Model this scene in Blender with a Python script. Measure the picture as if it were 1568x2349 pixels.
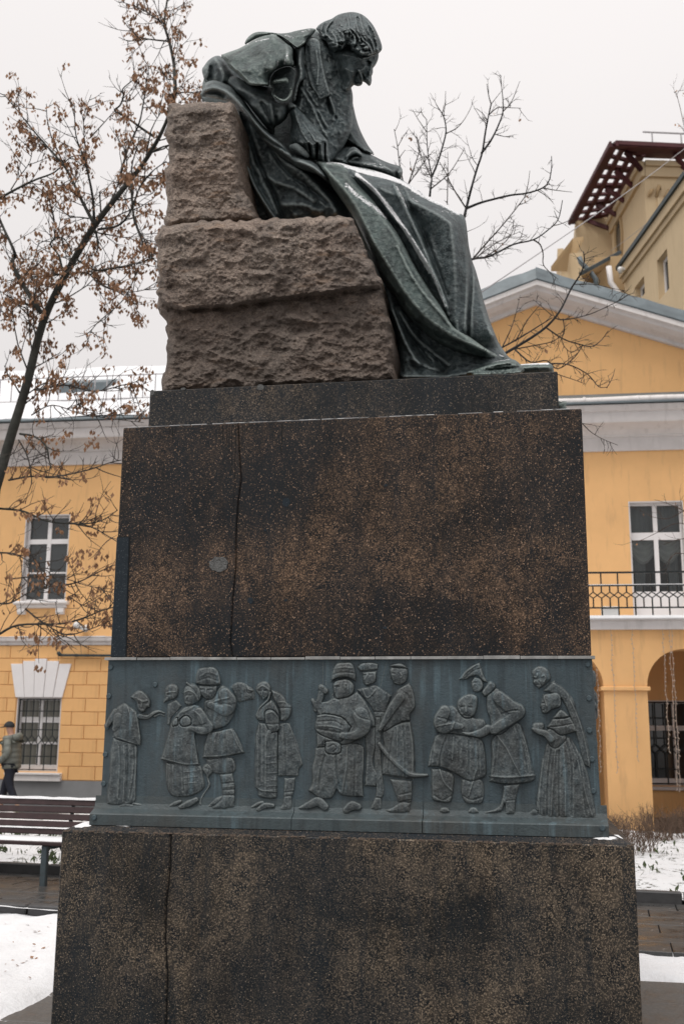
import bpy, bmesh, math, random
import numpy as np
from mathutils import Matrix, Vector, Euler
random.seed(7); rng = np.random.default_rng(11)
for o in list(bpy.data.objects): bpy.data.objects.remove(o)
scene = bpy.context.scene
COL = scene.collection

# ------------------------------------------------------------------ camera
W0, H0, FP = 1568.0, 2349.0, 2392.74        # picture grid used for tracing, focal length in that grid
CAM = np.array([0.9964, -5.7728, 1.73]); YAW, PIT, ROL = -0.172, 0.2029, 0.0082
FW = np.array([math.sin(YAW)*math.cos(PIT), math.cos(YAW)*math.cos(PIT), math.sin(PIT)])
_r = np.array([math.cos(YAW), -math.sin(YAW), 0.0]); _u = np.cross(_r, FW)
RR = math.cos(ROL)*_r + math.sin(ROL)*_u; UU = -math.sin(ROL)*_r + math.cos(ROL)*_u
cam_d = bpy.data.cameras.new('camera'); cam = bpy.data.objects.new('camera', cam_d); COL.objects.link(cam)
cam_d.sensor_fit = 'HORIZONTAL'; cam_d.sensor_width = 24.0; cam_d.lens = FP/W0*24.0
cam_d.clip_start = 0.1; cam_d.clip_end = 3000
cam_d.dof.use_dof = True; cam_d.dof.focus_distance = 6.2; cam_d.dof.aperture_fstop = 3.2
cam.matrix_world = Matrix(((RR[0], UU[0], -FW[0], CAM[0]), (RR[1], UU[1], -FW[1], CAM[1]), (RR[2], UU[2], -FW[2], CAM[2]), (0, 0, 0, 1)))
scene.camera = cam

# ------------------------------------------------------------------ sky, sun, exposure
SUN_EL, SUN_AZ = 66.0, 205.0                # azimuth measured clockwise from +Y; the sun is behind the camera, high in the cloud
world = bpy.data.worlds.new('World'); scene.world = world; world.use_nodes = True
nt = world.node_tree; nt.nodes.clear()
wo = nt.nodes.new('ShaderNodeOutputWorld'); bg = nt.nodes.new('ShaderNodeBackground')
sky = nt.nodes.new('ShaderNodeTexSky'); sky.sky_type = 'NISHITA'; sky.sun_disc = False
sky.sun_elevation = math.radians(SUN_EL); sky.sun_rotation = math.radians(SUN_AZ); sky.dust_density = 4.0
sc_ = nt.nodes.new('ShaderNodeVectorMath'); sc_.operation = 'SCALE'; sc_.inputs['Scale'].default_value = 0.06
nt.links.new(sky.outputs[0], sc_.inputs[0])
tcw = nt.nodes.new('ShaderNodeTexCoord'); sep = nt.nodes.new('ShaderNodeSeparateXYZ')
nt.links.new(tcw.outputs['Generated'], sep.inputs[0])
mrw = nt.nodes.new('ShaderNodeMapRange'); mrw.inputs['From Min'].default_value = 0.0; mrw.inputs['From Max'].default_value = 1.0
mrw.inputs['To Min'].default_value = 0.94; mrw.inputs['To Max'].default_value = 1.55
sqz = nt.nodes.new('ShaderNodeMath'); sqz.operation = 'POWER'; sqz.inputs[1].default_value = 1.7; sqz.use_clamp = True
nt.links.new(sep.outputs['Z'], sqz.inputs[0]); nt.links.new(sqz.outputs[0], mrw.inputs['Value'])
nzw = nt.nodes.new('ShaderNodeTexNoise'); nzw.inputs['Scale'].default_value = 1.4; nzw.inputs['Detail'].default_value = 3
nt.links.new(tcw.outputs['Generated'], nzw.inputs['Vector'])
mr2 = nt.nodes.new('ShaderNodeMapRange'); mr2.inputs['To Min'].default_value = 0.94; mr2.inputs['To Max'].default_value = 1.06
nt.links.new(nzw.outputs['Fac'], mr2.inputs['Value'])
mu = nt.nodes.new('ShaderNodeMath'); mu.operation = 'MULTIPLY'; nt.links.new(mrw.outputs[0], mu.inputs[0]); nt.links.new(mr2.outputs[0], mu.inputs[1])
cl = nt.nodes.new('ShaderNodeVectorMath'); cl.operation = 'SCALE'; cl.inputs[0].default_value = (0.735, 0.703, 0.692)
nt.links.new(mu.outputs[0], cl.inputs['Scale'])
mxw = nt.nodes.new('ShaderNodeMix'); mxw.data_type = 'RGBA'; mxw.inputs['Factor'].default_value = 0.93
nt.links.new(sc_.outputs[0], mxw.inputs['A']); nt.links.new(cl.outputs[0], mxw.inputs['B'])
nt.links.new(mxw.outputs['Result'], bg.inputs['Color']); bg.inputs['Strength'].default_value = 1.0
nt.links.new(bg.outputs[0], wo.inputs['Surface'])
sun_d = bpy.data.lights.new('sun', 'SUN'); sun = bpy.data.objects.new('sun', sun_d); COL.objects.link(sun)
sun_d.energy = 1.5; sun_d.angle = math.radians(28); sun_d.color = (1.0, 0.965, 0.92)
_az = math.radians(SUN_AZ); _el = math.radians(SUN_EL)
_to = Vector((math.sin(_az)*math.cos(_el), math.cos(_az)*math.cos(_el), math.sin(_el)))
sun.rotation_euler = _to.to_track_quat('Z', 'Y').to_euler()
scene.view_settings.view_transform = 'Standard'; scene.view_settings.look = 'None'
scene.view_settings.exposure = 0.2; scene.view_settings.gamma = 1.0; scene.view_settings.use_curve_mapping = False
scene.render.engine = 'CYCLES'
scene.cycles.max_bounces = 6; scene.cycles.use_denoising = True

# ------------------------------------------------------------------ pixels to places
def ray(x, y): return FW + RR*((x-W0/2)/FP) + UU*((H0/2-y)/FP)
def aty(x, y, Y): d = ray(x, y); return CAM + d*((Y-CAM[1])/d[1])
def atz(x, y, Z): d = ray(x, y); return CAM + d*((Z-CAM[2])/d[2])
def aty_arr(px, py, Y):
    d = FW[None, :] + RR[None, :]*((px-W0/2)/FP)[:, None] + UU[None, :]*((H0/2-py)/FP)[:, None]
    return CAM[None, :] + d*((Y-CAM[1])/d[:, 1])[:, None]
def mapper(ox, oy, s): return lambda pts: [(ox+x*s, oy+y*s) for x, y in pts]
cA = mapper(343, 0, .39063); cB = mapper(343, 367.5, .625); cH = mapper(673.75, 0, .15625)
cK = mapper(428.75, 49, .19531); cM = mapper(612.5, 196, .21875); cN = mapper(735, 367.5, .35156)
cT = mapper(857.5, 153.1, .29687); cL = mapper(220.5, 1494.5, .36718); cR = mapper(796.25, 1494.5, .41406)
cTL = mapper(0, 0, .3129); cTM = mapper(0, 857.5, .2868); cTR = mapper(1078, 245, .3129)
ID = lambda p: list(p)

# ------------------------------------------------------------------ object helpers
ORI = {}
def tag(o, label=None, cat=None, group=None, kind=None):
    if label: o['label'] = label
    if cat: o['category'] = cat
    if group: o['group'] = group
    if kind: o['kind'] = kind
    return o
def thing(name, label, cat, loc=(0, 0, 0), rz=0.0, group=None, kind=None):
    o = bpy.data.objects.new(name, None); COL.objects.link(o); o.location = loc; o.rotation_euler = (0, 0, rz)
    o.empty_display_size = 0.2
    return tag(o, label, cat, group, kind)
def mk(name, V, F, mat, parent=None, smooth=False, off=None):
    me = bpy.data.meshes.new(name)
    V = np.asarray(V, float)
    if off is not None: V = V - np.asarray(off)
    me.from_pydata(V.tolist(), [], F); me.update()
    if smooth: me.polygons.foreach_set('use_smooth', [True]*len(me.polygons))
    if mat: me.materials.append(mat)
    o = bpy.data.objects.new(name, me); COL.objects.link(o)
    if parent: o.parent = parent
    return o
def inst(name, me, parent, loc=(0, 0, 0), rot=(0, 0, 0), scale=(1, 1, 1)):
    o = bpy.data.objects.new(name, me); COL.objects.link(o)
    if parent: o.parent = parent
    o.location = loc; o.rotation_euler = rot; o.scale = scale
    return o
class MB:
    def __init__(s): s.V = []; s.F = []
    def add(s, V, F):
        n = len(s.V); s.V += [tuple(map(float, v)) for v in V]; s.F += [tuple(i+n for i in f) for f in F]; return s
    def box(s, x0, x1, y0, y1, z0, z1):
        return s.add([(x0,y0,z0),(x1,y0,z0),(x1,y1,z0),(x0,y1,z0),(x0,y0,z1),(x1,y0,z1),(x1,y1,z1),(x0,y1,z1)],
                     [(0,3,2,1),(4,5,6,7),(0,1,5,4),(1,2,6,5),(2,3,7,6),(3,0,4,7)])
    def bar(s, a, b, w, h=None):
        a = Vector(a); b = Vector(b); h = h or w; d = (b-a).normalized()
        up = Vector((0, 0, 1)) if abs(d.z) < .95 else Vector((0, 1, 0))
        x = d.cross(up).normalized()*w/2; y = d.cross(x).normalized()*h/2
        return s.add([p+sx*x+sy*y for p in (a, b) for sx, sy in ((-1,-1),(1,-1),(1,1),(-1,1))],
                     [(0,1,2,3),(7,6,5,4),(0,4,5,1),(1,5,6,2),(2,6,7,3),(3,7,4,0)])
    def tube(s, pts, rad, n=6, cap=True):
        pts = [Vector(p) for p in pts]; m = len(pts)
        if not hasattr(rad, '__len__'): rad = [rad]*m
        V = []; ref = None
        for i, p in enumerate(pts):
            t = (pts[min(i+1, m-1)]-pts[max(i-1, 0)])
            t = t.normalized() if t.length > 1e-9 else Vector((0, 0, 1))
            if ref is None:
                ref = Vector((0, 1, 0)) if abs(t.y) < .8 else Vector((1, 0, 0))
            ref = (ref - t*ref.dot(t)); ref = ref.normalized() if ref.length > 1e-6 else t.orthogonal().normalized()
            b = t.cross(ref)
            for k in range(n):
                a = 2*math.pi*k/n; V.append(p + (ref*math.cos(a)+b*math.sin(a))*rad[i])
        F = [(i*n+k, i*n+(k+1)%n, (i+1)*n+(k+1)%n, (i+1)*n+k) for i in range(m-1) for k in range(n)]
        if cap: F += [tuple(range(n))[::-1], tuple((m-1)*n+k for k in range(n))]
        return s.add(V, F)
    def prism(s, poly, y0, y1):          # polygon in x,z (counter-clockwise seen from -y) pushed along y
        n = len(poly); V = [(x, y0, z) for x, z in poly]+[(x, y1, z) for x, z in poly]
        F = [tuple(range(n)), tuple(range(2*n-1, n-1, -1))]+[((i+1) % n, i, i+n, (i+1) % n+n) for i in range(n)]
        return s.add(V, F)
    def extrude_x(s, prof, x0, x1):      # profile in y,z pushed along x
        n = len(prof); V = [(x0, y, z) for y, z in prof]+[(x1, y, z) for y, z in prof]
        F = [tuple(range(n)), tuple(range(2*n-1, n-1, -1))]+[((i+1) % n, i, i+n, (i+1) % n+n) for i in range(n)]
        return s.add(V, F)
    def build(s, name, mat, parent=None, smooth=False, off=None, bevel=0):
        o = mk(name, s.V, s.F, mat, parent, smooth, off)
        bm = bmesh.new(); bm.from_mesh(o.data)
        bmesh.ops.recalc_face_normals(bm, faces=bm.faces[:])
        if bevel: bmesh.ops.bevel(bm, geom=[e for e in bm.edges if len(e.link_faces) == 2 and e.calc_face_angle(0) > .5], offset=bevel, segments=1, affect='EDGES', clamp_overlap=True)
        bm.to_mesh(o.data); bm.free()
        return o
def bbox_mesh(name, sx, sy, sz, mat, bevel=0.0):
    b = MB().box(-sx/2, sx/2, -sy/2, sy/2, -sz/2, sz/2); o = b.build(name, mat, None, bevel=bevel); me = o.data
    bpy.data.objects.remove(o); return me

# ------------------------------------------------------------------ noise in numpy
_lat = rng.random((256, 256))*2-1
def vnoise(x, y, seed=0):
    x = x+seed*17.31; y = y+seed*7.77
    xi = np.floor(x).astype(int); yi = np.floor(y).astype(int); fx = x-xi; fy = y-yi
    fx = fx*fx*fx*(fx*(fx*6-15)+10); fy = fy*fy*fy*(fy*(fy*6-15)+10)
    g = lambda i, j: _lat[(i) & 255, (j) & 255]
    return (g(xi, yi)*(1-fx)+g(xi+1, yi)*fx)*(1-fy)+(g(xi, yi+1)*(1-fx)+g(xi+1, yi+1)*fx)*fy
def fbm(x, y, oct=4, seed=0):
    a = 1.0; t = 0; n = 0
    for k in range(oct): t = t+a*vnoise(x*2**k, y*2**k, seed+k*3); n += a; a *= .5
    return t/n

# ------------------------------------------------------------------ materials
MATS = {}
class Nodes:
    def __init__(s, name):
        s.m = bpy.data.materials.new(name); s.m.use_nodes = True; s.t = s.m.node_tree; s.t.nodes.clear()
        s.out = s.t.nodes.new('ShaderNodeOutputMaterial'); s.b = s.t.nodes.new('ShaderNodeBsdfPrincipled')
        s.t.links.new(s.b.outputs[0], s.out.inputs[0]); s.tc = s.t.nodes.new('ShaderNodeTexCoord'); MATS[name] = s.m
    def put(s, sock, v):
        if isinstance(v, bpy.types.NodeSocket): s.t.links.new(v, sock)
        elif isinstance(v, (tuple, list)) and len(v) == 3 and sock.type == 'RGBA': sock.default_value = (*v, 1)
        else: sock.default_value = v
    def map(s, scale=(1, 1, 1), src='Object', loc=(0, 0, 0)):
        n = s.t.nodes.new('ShaderNodeMapping'); n.inputs['Scale'].default_value = scale; n.inputs['Location'].default_value = loc
        s.t.links.new(s.tc.outputs[src], n.inputs[0]); return n.outputs[0]
    def noise(s, scale, detail=3, rough=.5, vec=None, dist=0.0):
        n = s.t.nodes.new('ShaderNodeTexNoise'); n.inputs['Scale'].default_value = scale; n.inputs['Detail'].default_value = detail
        n.inputs['Roughness'].default_value = rough; n.inputs['Distortion'].default_value = dist
        s.t.links.new(vec or s.tc.outputs['Object'], n.inputs['Vector']); return n.outputs['Fac']
    def voro(s, scale, vec=None, out='Distance', feature='F1'):
        n = s.t.nodes.new('ShaderNodeTexVoronoi'); n.feature = feature; n.inputs['Scale'].default_value = scale
        s.t.links.new(vec or s.tc.outputs['Object'], n.inputs['Vector']); return n.outputs[out]
    def ramp(s, v, a, b, lo=0.0, hi=1.0):
        n = s.t.nodes.new('ShaderNodeMapRange'); n.inputs['From Min'].default_value = a; n.inputs['From Max'].default_value = b
        n.inputs['To Min'].default_value = lo; n.inputs['To Max'].default_value = hi; n.clamp = True
        s.put(n.inputs['Value'], v); return n.outputs[0]
    def math(s, op, a, b=0.0):
        n = s.t.nodes.new('ShaderNodeMath'); n.operation = op; s.put(n.inputs[0], a); s.put(n.inputs[1], b); return n.outputs[0]
    def mix(s, f, a, b, blend='MIX'):
        n = s.t.nodes.new('ShaderNodeMix'); n.data_type = 'RGBA'; n.blend_type = blend
        s.put(n.inputs['Factor'], f); s.put(n.inputs['A'], a); s.put(n.inputs['B'], b); return n.outputs['Result']
    def bump(s, h, strength=.3, dist=.01):
        n = s.t.nodes.new('ShaderNodeBump'); n.inputs['Strength'].default_value = strength; n.inputs['Distance'].default_value = dist
        s.put(n.inputs['Height'], h); s.t.links.new(n.outputs[0], s.b.inputs['Normal'])
    def attr(s, name):
        n = s.t.nodes.new('ShaderNodeAttribute'); n.attribute_name = name; return n.outputs['Fac']
    def nz(s):
        g = s.t.nodes.new('ShaderNodeNewGeometry'); p = s.t.nodes.new('ShaderNodeSeparateXYZ'); s.t.links.new(g.outputs['Normal'], p.inputs[0]); return p.outputs['Z']
    def set(s, **k):
        for a, v in k.items(): s.put(s.b.inputs[a.replace('_', ' ')], v)
        return s.m
def simple(name, col, rough=.7, var=.12, scale=6, metallic=0.0, bump=0.0, bscale=40, spec=None, dirt=None):
    n = Nodes(name); f = n.noise(scale, 5, .6)
    d = tuple(c*(1-var) for c in col); l = tuple(min(1, c*(1+var)) for c in col)
    c = n.mix(n.ramp(f, .3, .7), d, l)
    if dirt:
        st = n.noise(3.0, 4, .6, n.map((2.2, 2.2, .35))); c = n.mix(n.ramp(st, .55, .8, 0, dirt[1]), c, dirt[0])
    n.set(Base_Color=c, Roughness=rough, Metallic=metallic)
    if spec is not None: n.set(Specular_IOR_Level=spec)
    if bump: n.bump(n.noise(bscale, 4, .6), bump, .01)
    return n.m
SNOWC = (.82, .83, .85)
def granite(name, dark, brown, blue, blot=(.42, .66), amount=1.0, rough=.5, seed=0.0, band=None):
    n = Nodes(name); off = n.map((1, 1, 1), loc=(seed, seed*.7, 0))
    fl = n.ramp(n.noise(110, 2, .55, off), .54, .62); fl2 = n.ramp(n.noise(56, 3, .7, off), .54, .66)
    mid = n.ramp(n.noise(17, 4, .65, off), .38, .66)
    bl = n.ramp(n.noise(1.5, 5, .62, off, .6), blot[0], blot[1])
    bl2 = n.ramp(n.noise(4.5, 4, .6, n.map((1, 1, .55), loc=(seed+3, 0, 0))), .40, .68)
    st = n.ramp(n.noise(5, 4, .6, n.map((1.6, 1.6, .16), loc=(seed, 1, 0))), .45, .72)
    am = n.math('MULTIPLY', n.math('ADD', n.math('MULTIPLY', bl, .65), n.math('MULTIPLY', bl2, .35)), amount)
    if band:
        z = n.t.nodes.new('ShaderNodeSeparateXYZ'); n.t.links.new(n.tc.outputs['Object'], z.inputs[0]); bw = n.math('ADD', z.outputs['Z'], n.math('MULTIPLY', n.math('SUBTRACT', n.noise(2.2, 4, .6, off),   .5), 1.1))
        bn = n.math('MULTIPLY', n.ramp(bw, band[0], band[1]), n.ramp(bw, band[3], band[2])); am = n.math('ADD', n.math('MULTIPLY', am, .75), n.math('MULTIPLY', bn, .42))
    f1 = n.math('MULTIPLY', n.math('MAXIMUM', fl, n.math('MULTIPLY', fl2, .75)), n.math('ADD', n.math('MULTIPLY', am, .85), .07))
    base = n.mix(n.math('MULTIPLY', st, .55), dark, blue)
    base = n.mix(n.math('MULTIPLY', n.math('MULTIPLY', mid, am), .55), base, tuple(c*.55 for c in brown))
    c = n.mix(f1, base, brown)
    dk = n.ramp(n.noise(11, 4, .65, n.map((1.3, 1.3, .10), loc=(seed+7, 2, 0))), .50, .70); c = n.mix(n.math('MULTIPLY', dk, .62), c, tuple(q*.8 for q in blue))
    zone = n.ramp(n.noise(.95, 4, .6, n.map((1.3, 1.3, .8), loc=(seed+1.7, 3, 2)), .8), .40, .62); c = n.mix(n.math('MULTIPLY', zone, .62), c, tuple(q*.9 for q in blue))
    sp = n.ramp(n.noise(125, 2, .5, off), .645, .70); c = n.mix(n.math('MULTIPLY', sp, .6), c, tuple(min(1, x*1.25+.05) for x in brown))
    n.set(Base_Color=c, Roughness=n.ramp(n.noise(9, 3, .5, off), .3, .7, rough-.06, rough+.16), Specular_IOR_Level=.22)
    n.bump(n.noise(90, 3, .6, off), .25, .003)
    return n.m
granite('granite_main', (.0065, .0065, .007), (.42, .265, .165), (.010, .015, .020), amount=.95, blot=(.44, .68), band=(2.32, 2.52, 2.62, 2.86))
granite('granite_plinth', (.0075, .0085, .009), (.31, .24, .17), (.012, .019, .026), amount=1.05, blot=(.36, .62), seed=5.3)
granite('granite_slab', (.009, .0115, .0135), (.26, .195, .14), (.014, .021, .028), amount=.75, seed=9.1)
granite('granite_blue', (.013, .020, .027), (.06, .075, .085), (.016, .026, .036), amount=.5, seed=2.2)
def rockmat():
    n = Nodes('rock'); g = n.ramp(n.noise(70, 3, .7), .36, .64); g2 = n.ramp(n.noise(150, 2, .6), .52, .62)
    m = n.ramp(n.noise(9, 5, .65), .35, .66); big = n.ramp(n.noise(2.3, 4, .6, None, .5), .36, .66)
    c = n.mix(m, (.15, .128, .113), (.58, .48, .405)); c = n.mix(n.math('MULTIPLY', big, .5), c, (.52, .37, .285))
    c = n.mix(n.math('MULTIPLY', g, .8), c, (.07, .061, .056)); c = n.mix(n.math('MULTIPLY', g2, .6), c, (.62, .50, .41))
    st = n.ramp(n.noise(6, 3, .6, n.map((.7, .7, 3.2))), .60, .70); c = n.mix(n.math('MULTIPLY', st, .4), c, (.45, .28, .17))
    sd = n.ramp(n.noise(1.6, 5, .65, n.map((1, 1, 1.4), loc=(2, 5, 1))), .46, .66); c = n.mix(n.math('MULTIPLY', sd, .6), c, (.12, .105, .095)); ck = n.ramp(n.noise(14, 6, .75, n.map((1, 1, 1.5))), .56, .66); c = n.mix(n.math('MULTIPLY', ck, .45), c, (.09, .078, .07))
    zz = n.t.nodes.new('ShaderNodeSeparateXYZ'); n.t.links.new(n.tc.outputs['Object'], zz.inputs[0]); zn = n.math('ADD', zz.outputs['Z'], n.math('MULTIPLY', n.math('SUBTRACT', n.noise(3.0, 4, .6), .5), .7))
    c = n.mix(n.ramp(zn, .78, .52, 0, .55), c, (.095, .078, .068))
    n.set(Base_Color=c, Roughness=.85, Specular_IOR_Level=.25)
    h = n.math('ADD', n.noise(22, 7, .75), n.math('MULTIPLY', n.noise(75, 4, .7), .7)); n.bump(h, 1.0, .024)
    return n.m
rockmat()
def bronze(name, dark, pat, bright, rough=.42, bs=.55, metal=.55, streaks=.5, runs=False):
    n = Nodes(name); a = n.ramp(n.noise(6, 5, .65, None, .8), .38, .64); b = n.ramp(n.noise(26, 4, .65), .42, .68)
    st = n.ramp(n.noise(9, 4, .6, n.map((1.5, 1.5, .12))), .5, .72)
    g = n.t.nodes.new('ShaderNodeNewGeometry'); wear_light = n.ramp(g.outputs['Pointiness'], *((.503, .535) if runs else (.505, .555)))  # lighter ridges: some edge wear, plus light-catching highlights put into the colour
    c = n.mix(n.math('MULTIPLY', a, .8), dark, pat); c = n.mix(n.math('MULTIPLY', b, .35), c, bright)
    c = n.mix(n.math('MULTIPLY', st, streaks), c, pat); c = n.mix(n.math('MULTIPLY', wear_light, .55 if runs else .75), c, bright)
    sn = n.attr('snow'); sm = n.ramp(n.math('ADD', sn, n.math('MULTIPLY', n.math('SUBTRACT', n.noise(60, 5, .7), .5), 1.5)), .48, .62)
    sm = n.math('MULTIPLY', sm, n.ramp(sn, .04, .12))
    c = n.mix(sm, c, SNOWC)
    if runs:
        r1 = n.ramp(n.noise(16, 4, .65, n.map((1.4, 1.4, .07))), .53, .70); r2 = n.ramp(n.noise(2.0, 4, .6), .42, .62)
        c = n.mix(n.math('MULTIPLY', n.math('MULTIPLY', r1, r2), .85), c, (.13, .20, .235)); br = n.ramp(n.noise(3.1, 5, .65, n.map((1, 1, .6), loc=(4, 4, 4))), .48, .68); c = n.mix(n.math('MULTIPLY', br, .45), c, (.065, .058, .050))
        dkr = n.ramp(n.noise(13, 4, .65, n.map((1.4, 1.4, .09), loc=(9, 1, 2))), .52, .72); c = n.mix(n.math('MULTIPLY', dkr, .6), c, (.020, .027, .032))
    n.set(Base_Color=c, Roughness=n.math('MAXIMUM', n.ramp(b, 0, 1, rough-.06, rough+.12), n.math('MULTIPLY', sm, .9)),
          Metallic=n.math('MULTIPLY', n.math('SUBTRACT', 1.0, sm), metal), Specular_IOR_Level=.35)
    h = n.math('ADD', n.noise(26, 5, .66, n.map((1, 1, 1.3)), 1.4), n.math('MULTIPLY', n.noise(95, 3, .6), .35)); n.bump(h, bs, .016)
    return n.m
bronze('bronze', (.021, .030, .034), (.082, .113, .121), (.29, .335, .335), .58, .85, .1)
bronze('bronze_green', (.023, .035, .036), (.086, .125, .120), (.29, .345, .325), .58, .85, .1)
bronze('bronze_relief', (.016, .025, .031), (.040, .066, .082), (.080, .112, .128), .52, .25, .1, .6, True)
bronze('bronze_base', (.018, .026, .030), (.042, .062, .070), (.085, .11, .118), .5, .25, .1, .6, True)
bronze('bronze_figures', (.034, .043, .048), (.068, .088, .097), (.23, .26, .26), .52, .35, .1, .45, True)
def snowmat(name='snow', col=SNOWC, bs=.35):
    n = Nodes(name); f = n.noise(3.5, 5, .6); c = n.mix(n.ramp(f, .35, .7), tuple(x*.93 for x in col), col)
    d = n.ramp(n.noise(14, 5, .7), .68, .78); c = n.mix(n.math('MULTIPLY', d, .22), c, (.35, .33, .30))
    n.set(Base_Color=c, Roughness=.75, Specular_IOR_Level=.3); n.bump(n.math('ADD', n.noise(22, 5, .65), n.math('MULTIPLY', n.noise(5, 3), 1.4)), bs, .05); return n.m
snowmat()
def bedmat():
    n = Nodes('snow_bed'); f = n.ramp(n.noise(2.4, 6, .72), .47, .56); f2 = n.ramp(n.noise(9, 5, .7), .53, .60)
    c = n.mix(n.math('MULTIPLY', f, f2), (.80, .81, .83), (.045, .050, .028)); n.set(Base_Color=c, Roughness=.85); n.bump(n.noise(16, 6, .7), .8, .06); return n.m
bedmat()
simple('wall_yellow', (.77, .455, .20), .85, .08, .8, bump=.06, bscale=60, dirt=((.52, .31, .15), .75))
simple('block_yellow', (.76, .44, .185), .85, .06, 1.6, bump=.08, bscale=50, dirt=((.54, .30, .125), .7))
simple('white_trim', (.78, .75, .735), .7, .05, 3, bump=.05, bscale=40, dirt=((.42, .39, .37), .5))
simple('grey_trim', (.60, .57, .56), .75, .06, 3, bump=.05, bscale=40, dirt=((.32, .30, .29), .5))
simple('window_white', (.76, .74, .74), .4, .03, 4)
simple('plinth_grey', (.23, .235, .24), .8, .1, 2.5, bump=.1, bscale=40)
simple('iron', (.012, .017, .018), .5, .3, 20, metallic=.3)
simple('roof_metal', (.135, .165, .18), .55, .2, 2.5, metallic=.15, bump=.25, bscale=6)
simple('dark_metal', (.035, .05, .055), .5, .2, 5, metallic=.4)
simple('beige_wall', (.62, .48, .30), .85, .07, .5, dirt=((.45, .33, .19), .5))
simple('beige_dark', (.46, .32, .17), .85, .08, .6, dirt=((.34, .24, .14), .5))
simple('beige_trim', (.56, .43, .27), .8, .06, 1)
simple('red_timber', (.075, .014, .018), .6, .3, 1.5)
simple('bench_wood', (.034, .016, .017), .55, .3, 10, bump=.3, bscale=30)
simple('bench_iron', (.055, .075, .085), .55, .25, 12)
simple('bark', (.030, .031, .026), .9, .4, 12, bump=.8, bscale=30)
simple('bark_right', (.024, .025, .026), .9, .35, 12, bump=.5, bscale=30)
simple('twig', (.045, .038, .033), .9, .3, 8)
simple('twig_brown', (.085, .052, .036), .9, .3, 8)
simple('seed', (.27, .145, .078), .8, .4, 9)
simple('seed_light', (.40, .20, .095), .8, .3, 9)
simple('shrub', (.11, .072, .05), .9, .35, 9)
simple('leaf', (.045, .065, .022), .8, .4, 12)
simple('kerb', (.050, .050, .052), .6, .25, 9, bump=.3, bscale=50)
simple('mortar', (.12, .122, .12), .9, .55, 120, bump=.9, bscale=120)
simple('flashing', (.30, .305, .30), .6, .35, 14, bump=.3, bscale=30)
simple('worn', (.13, .098, .076), .9, .4, 60, bump=.8, bscale=90)
simple('joint_dark', (.008, .008, .008), .95, .2, 30)
simple('curtain', (.62, .60, .58), .9, .15, 3)
simple('curtain_dark', (.30, .31, .32), .9, .15, 3)
simple('room_dark', (.05, .045, .04), .9, .2, 2)
simple('chair_wood', (.34, .17, .07), .6, .15, 6)
simple('skin', (.48, .28, .21), .6, .06, 20)
simple('jacket', (.15, .16, .14), .6, .15, 14, bump=.2, bscale=30)
simple('trousers', (.014, .017, .028), .85, .25, 20)
simple('cap_cloth', (.02, .023, .026), .85, .2, 20)
simple('shoe_yellow', (.35, .36, .03), .6, .1, 10)
simple('white_plastic', (.72, .72, .71), .4, .04, 6)
simple('bulb_wire', (.42, .34, .28), .6, .1, 10)
simple('wire_grey', (.38, .37, .38), .7, .1, 10)
def glass(name, col, rough=.06):
    n = Nodes(name); n.set(Base_Color=n.mix(n.ramp(n.noise(1.7, 3), .3, .7), tuple(c*.7 for c in col), col), Roughness=rough, Specular_IOR_Level=.7); return n.m
def clearglass():
    n = Nodes('glass_clear'); t = n.t.nodes.new('ShaderNodeBsdfTransparent'); t.inputs[0].default_value = (.75, .78, .78, 1)
    g = n.t.nodes.new('ShaderNodeBsdfGlossy'); g.inputs['Roughness'].default_value = .03
    fr = n.t.nodes.new('ShaderNodeFresnel'); fr.inputs[0].default_value = 1.5
    mx = n.t.nodes.new('ShaderNodeMixShader'); n.t.links.new(fr.outputs[0], mx.inputs[0]); n.t.links.new(t.outputs[0], mx.inputs[1]); n.t.links.new(g.outputs[0], mx.inputs[2])
    n.t.links.new(mx.outputs[0], n.out.inputs[0]); return n.m
clearglass()
glass('glass_dark', (.045, .052, .055)); glass('glass_grey', (.17, .165, .14), .15)
def wetpave(name, dark, light, rough):
    n = Nodes(name); f = n.noise(4, 6, .7); g = n.noise(60, 3, .6)
    c = n.mix(n.ramp(f, .35, .68), dark, light); c = n.mix(n.math('MULTIPLY', n.ramp(g, .45, .7), .35), c, tuple(x*1.7 for x in light))
    sn = n.ramp(n.noise(5.5, 7, .78), .645, .69); c = n.mix(sn, c, SNOWC)
    n.set(Base_Color=c, Roughness=n.ramp(f, .35, .65, rough, rough+.35)); n.bump(n.noise(45, 4, .6), .25, .004); return n.m
wetpave('paving_wet', (.026, .027, .028), (.056, .055, .054), .2)
wetpave('paving_pad', (.070, .066, .062), (.115, .11, .104), .4)
M = MATS

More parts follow.
